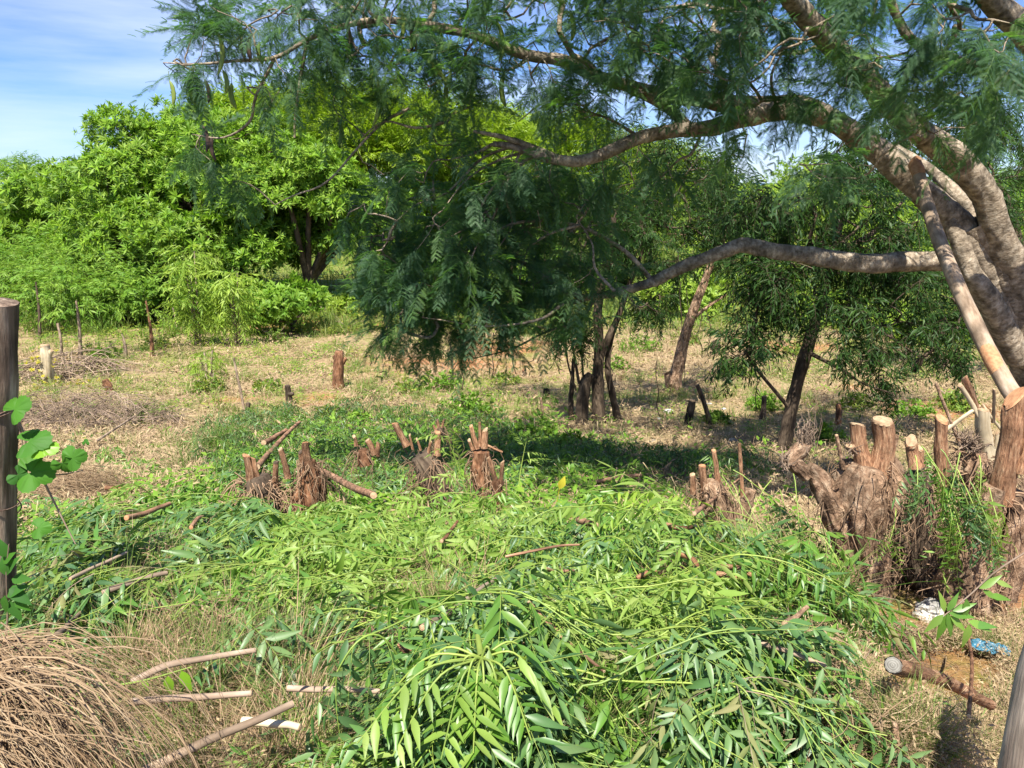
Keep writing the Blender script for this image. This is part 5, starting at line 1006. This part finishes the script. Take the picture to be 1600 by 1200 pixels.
def inpoly(px, py, poly):
    c = False; j = len(poly)-1
    for i in range(len(poly)):
        a, b = poly[i], poly[j]
        if (a[1] > py) != (b[1] > py) and px < (b[0]-a[0])*(py-a[1])/(b[1]-a[1])+a[0]: c = not c
        j = i
    return c
HEAP = [(140, 965), (260, 900), (330, 850), (400, 800), (520, 780), (620, 770), (800, 765), (1020, 745), (1100, 790), (1190, 830), (1290, 900), (1260, 960), (1200, 985), (1150, 1050), (1215, 1120), (1260, 1200), (500, 1220), (540, 1080), (420, 1040), (200, 1010)]
SIDE = [(20, 715), (190, 700), (330, 685), (450, 660), (560, 640), (760, 650), (900, 690), (1180, 700), (1190, 740), (1000, 740), (780, 780), (640, 790), (520, 800), (420, 820), (330, 860), (200, 870), (30, 900)]
RIGHT = [(1170, 700), (1290, 760), (1300, 900), (1250, 900), (1180, 830), (1120, 760)]
EXC = [(130, 775, 80, 34), (310, 890, 50, 18), (1345, 1005, 80, 36), (1452, 962, 40, 26), (1465, 1068, 120, 56), (870, 1000, 40, 12), (930, 1110, 26, 14), (1050, 915, 34, 9), (560, 1000, 34, 10), (640, 880, 30, 8), (245, 1000, 40, 14)]
def sample(poly, n):
    xs, ys = [p[0] for p in poly], [p[1] for p in poly]; out = []
    while len(out) < n:
        p = (RU(min(xs), max(xs)), RU(min(ys), max(ys)))
        if inpoly(*p, poly) and not any(((p[0]-a)/c)**2+((p[1]-b)/d)**2 < 1 for a, b, c, d in EXC): out.append(p)
    return out
LMK = [(1100, 770, 'knotty stump'), (770, 760, 'low pale stump'), (752, 720, 'stump with the ring of stubs'), (665, 730, 'broad dark stump'), (482, 765, 'tapering reddish stump'), (412, 770, 'dark hairy stump'), (570, 712, 'two low pale-cut stubs'),
       (1345, 860, 'biggest gnarled stump'), (232, 798, 'broken orange stick'), (312, 808, 'splintered stick'), (545, 757, 'straight brown stick'), (1125, 772, 'slanting stick'), (968, 746, 'pale-ended stick'), (1062, 825, 'reddish stick at the top right'), (1080, 873, 'half buried thick stick'),
       (1145, 897, 'pair of orange-brown log pieces'), (1010, 895, 'red-brown slanting stick'), (872, 893, 'thin horizontal stick'), (920, 817, 'stout peeled stick end'), (885, 995, 'long slanting thin branch'), (634, 1015, 'round orange stick end'), (702, 832, 'small split stick'), (725, 940, 'torn grey-brown branch'),
       (1235, 1020, 'smooth grey stick'), (310, 1035, 'curved grey branch'), (520, 1078, 'dry horizontal branch'), (750, 1030, 'fan of green stalks'), (880, 748, 'yellow leaf'), (186, 763, 'smooth orange stick'), (130, 775, 'matted brown roots'), (450, 1132, 'pale peeled strip'), (310, 890, 'straw-coloured root tuft'),
       (1245, 965, 'stick by the biggest stump foot'), (1350, 1010, 'swirled root nest'), (820, 720, 'upright yellow-green sprig'), (1025, 1040, 'wilting grey-brown branch'), (565, 1070, 'dark branch with large drooping leaflets'), (1460, 1060, 'thick rough log'), (50, 700, 'broad lobed vine leaves'), (140, 665, 'brushwood heap'), (311, 712, 'small dead twig'), (933, 660, 'trunk cluster'), (1225, 708, 'slender leaning neem'), (1075, 660, 'charred post'), (455, 690, 'crossing sticks')]
_used = set()
def where(look, px, py, noun='neem branch'):
    D = sorted(LMK, key=lambda l: math.hypot(l[0]-px, (l[1]-py)*1.4)); 
    def rel(l):
        dx, dy = px-l[0], (py-l[1])*1.4
        return ('just right of' if dx > 0 else 'just left of') if abs(dx) > abs(dy) else ('just in front of' if dy > 0 else 'just behind')
    for c in [f'{look} {noun} {rel(D[0])} the {D[0][2]}', f'{look} {noun} between the {D[0][2]} and the {D[1][2]}', f'{look} {noun} {rel(D[1])} the {D[1][2]}', f'{look} {noun} between the {D[0][2]} and the {D[2][2]}', f'{look} {noun} {rel(D[2])} the {D[2][2]}', f'{look} {noun} between the {D[1][2]} and the {D[2][2]}', f'second {look} {noun} {rel(D[0])} the {D[0][2]}', f'second {look} {noun} {rel(D[1])} the {D[1][2]}', f'third {look} {noun} {rel(D[0])} the {D[0][2]}', f'third {look} {noun} {rel(D[1])} the {D[1][2]}', f'fourth {look} {noun} {rel(D[0])} the {D[0][2]}', f'fourth {look} {noun} {rel(D[1])} the {D[1][2]}', f'{look} {noun} {rel(D[3])} the {D[3][2]}']:
        if c not in _used and len(c.split()) <= 16: _used.add(c); return c
    return c
LH = {k: [leaflet_mesh(300+i, M[k]) for i in range(4)] for k in ('neem', 'neem_young', 'neem_old')}
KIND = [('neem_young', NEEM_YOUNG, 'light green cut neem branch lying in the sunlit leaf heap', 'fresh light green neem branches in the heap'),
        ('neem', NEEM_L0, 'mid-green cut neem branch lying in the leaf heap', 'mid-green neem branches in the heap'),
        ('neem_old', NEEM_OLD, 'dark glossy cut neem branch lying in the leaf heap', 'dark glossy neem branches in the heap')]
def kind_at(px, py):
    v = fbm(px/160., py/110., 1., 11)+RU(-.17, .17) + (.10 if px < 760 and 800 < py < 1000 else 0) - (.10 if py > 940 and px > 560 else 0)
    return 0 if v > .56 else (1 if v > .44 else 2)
cs = sample(HEAP, 150)
for i, (px, py) in enumerate(cs):
    c = hit(px, py, f=sz); k = kind_at(px, py); far_ = c[1] > 2.2
    sx = (px-760)/400; head = math.atan2(-1, sx*1.3)+rng.normal(0, .8); l = RU(.35, .75); d = np.array([math.cos(head), math.sin(head)])
    b = c.copy(); b[:2] -= d*l*.6; b[2] = sz(b[0], b[1])+.03
    nm, lv, lb, gp = KIND[k]; hero = LH[nm] if (c[1] < 1.45 and i % 3 == 0) else False
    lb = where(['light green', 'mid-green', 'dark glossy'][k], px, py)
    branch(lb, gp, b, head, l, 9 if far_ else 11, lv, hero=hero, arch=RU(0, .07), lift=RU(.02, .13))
for i, (px, py) in enumerate(sample(SIDE, 76)):
    c = hit(px, py, f=sz); head = RU(-2.8, -.3); l = RU(.4, .8); b = c-np.r_[np.array([math.cos(head), math.sin(head)])*l*.5, 0]; b[2] = sz(b[0], b[1])+.03
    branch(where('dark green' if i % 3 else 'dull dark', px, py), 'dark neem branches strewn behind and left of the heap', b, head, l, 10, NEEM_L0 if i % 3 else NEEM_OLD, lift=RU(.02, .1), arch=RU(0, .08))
for i, (px, py) in enumerate(sample([(40, 800), (330, 780), (420, 860), (330, 900), (140, 980)], 24)):
    c = hit(px, py, f=sz); head = RU(-3.0, -1.2); l = RU(.3, .6); b = c-np.r_[np.array([math.cos(head), math.sin(head)])*l*.5, 0]; b[2] = sz(b[0], b[1])+.03
    branch(where('shaded dark' if i % 3 else 'yellowish', px, py), 'neem branches in the brush beside the left post', b, head, l, 9, NEEM_OLD if i % 3 else NEEM_YOUNG, lift=RU(.02, .1), arch=RU(0, .08))  # the shaded ones get their shade from the darker leaf colour
for i, (px, py) in enumerate(sample(RIGHT, 16)):
    c = hit(px, py, f=sz); head = RU(-2.6, -.5); b = at(px, py-20, 3.1)
    branch(where('hanging mid-green' if i % 2 else 'hanging dark', px, py), 'neem branches hanging left of the biggest stump', b, head, RU(.25, .4), 9, NEEM_L0 if i % 2 else NEEM_OLD, zt=-RU(.15, .4), droopz=.6)
# leaves hanging over the stumps on the right
HX = [(1440, 735, .30), (1470, 740, .34), (1500, 745, .36), (1530, 750, .30), (1455, 760, .34), (1490, 765, .36), (1515, 790, .34), (1545, 800, .26), (1475, 800, .3), (1430, 750, .2), (1560, 835, .2), (1500, 830, .3)]
for i, (px, py, l) in enumerate(HX):
    branch(['leftmost', 'second', 'third', 'fourth', 'fifth', 'sixth', 'seventh', 'eighth', 'ninth', 'tenth', 'eleventh', 'rightmost'][sorted(HX).index((px, py, l))]+('' if (px, py, l) in (min(HX), max(HX)) else ' from the left')+' of the neem branches drooping over the right stumps', 'neem branches drooping over the right stumps', at(px, py-38, 2.55+RU(-.08, .1)), RU(-2.2, -.9), l*.4, 9, [NEEM_L0, NEEM_OLD, NEEM_OLD, NEEM_YOUNG][i % 4], zt=-l*RU(.35, .6), droopz=.8, crowd=.1, sc0=.72)
branch('short sprig of soft leaves stuck to the front of the biggest stump', None, at(1400, 795, 2.6), -2.0, .12, 5, NEEM_YOUNG, zt=-.08, droopz=.3, sc0=.5)
# distinct branches
def pxbranch(label, a, b, nl, leaves, hero=None, lift=.1, **k):
    A_, B_ = hit(*a, f=up6(lift)), hit(*b, f=up6(lift)); v = (B_-A_)[:2]
    branch(label, None, A_, math.atan2(v[1], v[0]), float(np.linalg.norm(v)), nl, leaves, hero=hero or False, lift=lift, **k)
pxbranch('long drooping frond-like branch reaching to the left out of the heap', (450, 860), (140, 975), 16, NEEM_YOUNG, crowd=.15, droopz=.3)
pxbranch('second long leafy branch just above the frond reaching left', (520, 890), (250, 950), 14, NEEM_L0, crowd=.15, droopz=.3)
pxbranch('bright arching branch across the middle of the heap', (1000, 800), (760, 850), 14, NEEM_YOUNG, crowd=.1, arch=.12)
pxbranch('light branch with parallel drooping leaflets at heap right', (1130, 860), (960, 880), 12, NEEM_YOUNG, crowd=.1, arch=.12)
pxbranch('yellowing branch on the upper right of the heap', (1060, 790), (1000, 850), 10, [remat(m, [M['bright_bush'], M['shootgreen']]) for i, m in enumerate(NEEM_L0[:3])], crowd=.1, arch=.08)
pxbranch('greyish green branch stretching down to the lower right', (900, 960), (1230, 1090), 18, NEEM_OLD, LH['neem_old'], crowd=.1, arch=.05, lift=.1)
pxbranch('dark branch with large drooping leaflets left of the fan of stalks', (640, 1040), (515, 1105), 9, NEEM_OLD, LH['neem_old'], crowd=.1, arch=.1, droopz=.7, lift=.15)
pxbranch('wilting grey-brown leafy branch in the right part of the heap', (970, 985), (1080, 1090), 8, NEEM_WILT, crowd=.2, arch=.03, lift=.1, sc0=.75)
pxbranch('small wilted branch near the right end of the heap', (1110, 1070), (1180, 1150), 6, NEEM_WILT, crowd=.1, lift=.1)
# fan of bright stalks spreading from one cut shoot
A_ = hit(752, 1028, f=up6(.2)); t = thing('cut_neem_branch', 'fan of long bright green stalks spreading from one cut shoot at bottom centre', 'branch', loc=tuple(A_))
mb = MB(); mb.tube(catmull([hit(735, 945, f=up6(.13))-A_, hit(745, 985, f=up6(.16))-A_, [0, 0, 0]], 10), [.004, .006], 8); mb.build('stem', M['shootgreen'], t)
for k, (px, py) in enumerate([(560, 1195), (600, 1180), (615, 1215), (590, 1140), (690, 1220), (700, 1150), (740, 1210), (760, 1190), (790, 1180), (830, 1190), (860, 1130), (850, 1090), (640, 1110), (720, 1170), (775, 1110)]):
    B_ = at(px, py, float(hit(px, min(py, 1199), f=up6(.1))[1])); B_ = B_-A_+[0, 0, .04]; C = catmull([[0, 0, 0], B_*.5+[0, 0, .05], B_], 14); mb = MB(); mb.tube(C, [.0025, .0013], 5); st = mb.build('stalk', M['shootgreen'], t)
    T = nz(B_); side = nz(np.cross([0, 0, 1.], T))
    for q in range(11):
        u = .55+.45*q/10; p = C[int(u*13)]; s2 = 1 if q % 2 else -1; d = T*.5+side*s2*.9+np.array([0, 0, RU(-.5, 0)]); R = frame(d, [RU(-.2, .2), RU(-.2, .2), 1]); x = bpy.data.objects.new('leaflet', LH['neem' if k % 2 else 'neem_young'][q % 4]); COL.objects.link(x); x.parent = st; x.location = p; x.rotation_euler = eulers(R[:, 0][None], R[:, 2][None])[0]; s3 = RU(.5, .78); x.scale = (s3, s3, s3)
# upright yellow-green sprig, neem sapling sprig, light green plant in the shade, yellow leaf
b = at(810, 760, 3.3); branch('upright yellow-green sprig standing above the heap top', None, b, 1.2, .06, 9, NEEM_YOUNG, zt=.2, crowd=.1, droopz=.2, sc0=.55)
b = at(730, 770, 3.3); branch('light green drooping sprig left of the upright yellow-green one', None, b, 2.6, .1, 10, NEEM_YOUNG, zt=.26, crowd=.1, droopz=.3, sc0=.7)
b = hit(1178, 692); branch('small bright green plant alone in the shade of the leaning neem', None, b, 1, .08, 9, NEEM_YOUNG, zt=.2, crowd=.2, sc0=.8, name='neem_seedling', cat='seedling')
o = at(1540, 905, 1.35); t = thing('neem_sprig', 'green toothed neem sprig held out over the dry ground near the right post', 'sprig', loc=tuple(at(1640, 840, 1.35))); o = np.array(t.location)
mb = MB(); mb.tube(catmull([[0, 0, 0], at(1560, 890, 1.35)-o, at(1515, 930, 1.35)-o, at(1475, 962, 1.35)-o], 14), [.0022, .001], 6); mb.build('stem', M['twig_dry'], t)
for px, py, l, a in [(1478, 960, 55, -1.75), (1480, 958, 52, -1.25), (1474, 960, 48, -2.3), (1476, 956, 44, 1.9), (1480, 955, 40, 1.2), (1482, 958, 50, -.1), (1484, 962, 48, -.7), (1488, 955, 44, .45), (1510, 935, 48, -1.5), (1515, 975, 50, -1.7), (1512, 970, 52, -.35), (1516, 975, 50, -.05), (1530, 920, 46, .7), (1535, 922, 40, -.5), (1545, 930, 42, -.15), (1555, 908, 36, -.3)]:
    V, Q, T = blade(l*1.35/FPX, l*.3*1.35/FPX, 6, fold=.2, droop=.15); mb = MB(); put(mb, V, frame([math.cos(a), -.1, math.sin(a)], [0, -.8, .7]), at(px, py, 1.35)-o, quads=Q, tris=T, rnd=RU(0, 1)); mb.build('leaflet', M['neem'] if RU(0, 1) < .7 else M['neem_young'], t)
V, Q, T = blade(.06, .032, 6, fold=.3, droop=.2, peak=.5); mb = MB(); put(mb, V, frame([.35, -.1, .9], [0, -1, .3]), [0, 0, 0], quads=Q, tris=T); mb.tube([[0, 0, 0], [-.01, 0, -.06]], [.0015, .002], 4)
x = mb.build('yellow_leaf', M['yellow']); x.location = tuple(at(874, 764, 3.0)); tag(x, 'single bright yellow leaf standing above the heap top', 'leaf')
# rock and blue scrap at the right
rock(1452, 962, 52, 'crumpled white rock beside the swirled nest of roots', f=sz, sq=.8)
mb = MB(); g = 14; o = hit(1545, 1015, f=up6(.03))
V = [[(i/g-.5)*.11, (j/g-.5)*.05, .022*mn.fractal(Vector((i*.33, j*.33, 3)), 1, 2, 3)+.02*(i/g)] for i in range(g+1) for j in range(g+1)]
mb.add(V, [[i*(g+1)+j, (i+1)*(g+1)+j, (i+1)*(g+1)+j+1, i*(g+1)+j+1] for i in range(g) for j in range(g)])
bm_, bn = mat('blue_plastic'); p_ = bn.nodes.new('ShaderNodeBsdfPrincipled'); p_.inputs['Base Color'].default_value = (.03, .14, .22, 1); p_.inputs['Roughness'].default_value = .4; o_ = bn.nodes.new('ShaderNodeOutputMaterial'); bn.links.new(p_.outputs[0], o_.inputs[0])
x = mb.build('plastic_scrap', bm_); x.location = tuple(o); x.rotation_euler = (.15, .1, -.5); sm = x.modifiers.new('thickness', 'SOLIDIFY'); sm.thickness = .001; tag(x, 'crumpled blue plastic scrap in the grass near the right post', 'scrap')

# ------------------------------------------------------------------ loose leaves that fill the heap, and cover close by
def fill(name, poly, n, meshes, label, lo=-.03, hi=.05, sc=(.8, 1.15), headf=True):
    P, X, I = [], [], []
    S_ = sample(poly, n)
    for (px, py), c in zip(S_, hits(S_, sz)):
        P.append(c+[0, 0, RU(lo, hi)]); h = math.atan2(-1, (px-760)/300)+rng.normal(0, .9) if headf else RU(0, 6.28); X.append([math.cos(h), math.sin(h), RU(-.35, .3)])
        if meshes is None:
            I.append((kind_at(px, py) if RU(0, 1) > .04 else 3)*8+int(RU(0, 8)))
    ms = meshes or (NEEM_YOUNG+NEEM_L0+NEEM_OLD+NEEM_WILT)
    scatter(name, ms, P, X, np.array([0, 0, 1.])+rng.normal(0, .35, (len(P), 3)), RU(*sc, len(P))*np.interp(np.array(P)[:, 1], [.9, 1.8], [.6, .86]), label=label, idx=np.array(I) if I else None)
fill('heap_leaves', HEAP, 4000, None, 'dense mass of cut neem leaves filling the heap')
fill('brush_leaves', SIDE, 3600, NEEM_L0+NEEM_OLD+NEEM_OLD+NEEM_YOUNG[:3], 'dark cut neem leaves spread left of the heap')
fill('brush_leaves', RIGHT, 160, NEEM_L0+NEEM_OLD, 'dark neem leaves between the heap and the biggest stump')
MIDL = [(20, 790), (330, 780), (450, 800), (420, 860), (330, 900), (140, 1000), (30, 990)]
fill('brush_leaves', MIDL, 1500, NEEM_L0+NEEM_OLD+NEEM_OLD, 'dark leaves tangled in the brush beside the left fence post')
fill('brush_leaves', [(120, 850), (430, 790), (440, 870), (400, 960), (200, 990), (90, 960)], 700, NEEM_OLD+NEEM_OLD+NEEM_L0+NEEM_WILT[:2], 'shaded dark neem leaves at the left end of the heap', lo=.02, hi=.14)  # shade at this end is put into the colour by the dark leaf copies
fill('heap_leaves', [(420, 800), (560, 785), (760, 780), (760, 880), (560, 930), (400, 940)], 1250, NEEM_YOUNG+NEEM_L0, 'light green neem leaves massed in the left part of the heap', lo=.02, hi=.11)
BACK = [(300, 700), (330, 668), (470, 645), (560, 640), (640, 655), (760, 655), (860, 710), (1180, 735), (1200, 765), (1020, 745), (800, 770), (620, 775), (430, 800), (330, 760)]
fill('brush_leaves', BACK, 3600, [remat(m, [M['neem_old'], M['bark_dark']]) for m in NEEM_T]+[remat(m, [M['neem'], M['shootgreen']]) for m in NEEM_T[:2]], 'dark leafy cuttings heaped round the back row of stumps', lo=0, hi=.24, headf=False)  # dark leaf colours stand in for the tree's shade over these cuttings
fill('brush_leaves', [(360, 765), (440, 755), (560, 775), (700, 745), (800, 745), (820, 790), (600, 800), (370, 810)], 520, NEEM_OLD+NEEM_L0, 'neem leaves banked up against the stump row', lo=.04, hi=.2)
GROUNDR = [(1180, 1000), (1300, 950), (1440, 990), (1600, 960), (1620, 1200), (1320, 1210), (1270, 1100)]
LOWL = [(0, 880), (150, 870), (330, 870), (480, 1060), (520, 1200), (300, 1200), (150, 1000), (0, 1000)]
fill('loose_leaves', GROUNDR, 70, NEEM_L0+NEEM_YOUNG+NEEM_WILT, 'loose neem leaves on the dry ground at lower right', sc=(.45, .75), headf=False)
fill('loose_leaves', LOWL, 520, NEEM_L0+NEEM_OLD+NEEM_YOUNG, 'loose neem leaves in the brush at lower left', sc=(.5, .9), headf=False)
SMALLL = [litter_mesh('fine_litter', [M['litter'], M['straw']], 240+i, n=46, r=.11, s=.022) for i in range(4)]
FINE = [tuft_mesh('fine_grass', M['fine_green'], 250+i, n=46, h=.16, r=.04, w=.0016, lean=1.1, segs=4) for i in range(3)]
FINED = [tuft_mesh('fine_dry_grass', M['drygrass'], 255+i, n=40, h=.14, r=.05, w=.0014, lean=1.5, segs=4) for i in range(3)]
BLADES = [tuft_mesh('broad_grass', M['grass'], 260+i, n=14, h=.11, r=.05, w=.007, lean=1.2, segs=4) for i in range(3)]
fill('ground_litter', GROUNDR, 650, SMALLL, 'crumbled dry leaves on the ground at lower right', lo=0, hi=.02, sc=(.8, 1.2), headf=False)
fill('ground_litter', LOWL, 420, SMALLL, 'crumbled dry leaves under the brush at lower left', lo=0, hi=.02, sc=(.8, 1.2), headf=False)
def stand(name, poly, n, meshes, label, sc=(.7, 1.3)):
    P = hits(sample(poly, n), sz); a = RU(0, 6.28, n)
    scatter(name, meshes, P, np.stack([np.cos(a), np.sin(a), 0*a], 1), np.array([0, 0, 1.])+rng.normal(0, .15, (n, 3)), RU(*sc, n), label=label)
stand('green_grass', GROUNDR, 200, BLADES+FINE, 'green grass blades on the ground at lower right', (.4, .75))
stand('dry_grass', GROUNDR, 260, FINED, 'fine dry grass at lower right', (.35, .7))
stand('green_grass', LOWL, 90, FINE, 'wispy green grass in the brush at lower left')
stand('dry_grass', LOWL, 200, FINED, 'fine dry grass at lower left', (.7, 1.2))
stand('wispy_grass', [(480, 840), (620, 830), (660, 900), (470, 1000), (330, 1010), (400, 930)], 26, FINE+FINED, 'feathery grass over the bright leaves', (.6, .95))
stand('wispy_grass', [(660, 900), (780, 930), (730, 1010), (640, 980)], 26, FINED+FINE, 'dry feathery grass round the torn branch', (.9, 1.3))
stand('wispy_grass', [(480, 840), (1200, 850), (1180, 1000), (700, 1180), (560, 1180), (420, 960)], 44, FINED, 'thin straw tufts poking up through the leaf heap', (.45, .8))
stand('wispy_grass', [(900, 1080), (960, 1060), (960, 1200), (880, 1200)], 22, FINE, 'feathery green grass in the bottom middle', (.9, 1.3))
stand('wispy_grass', [(260, 690), (360, 690), (370, 740), (260, 745)], 24, FINE, 'soft grey-green grass tuft left of the crossed sticks', (1.6, 2.4))
stand('wispy_grass', [(1100, 800), (1290, 860), (1300, 1000), (1180, 980)], 40, FINE+FINED, 'thin grass between the heap and the biggest stump', (.8, 1.4))
print('instances', N_INST, 'objects', len(bpy.data.objects))
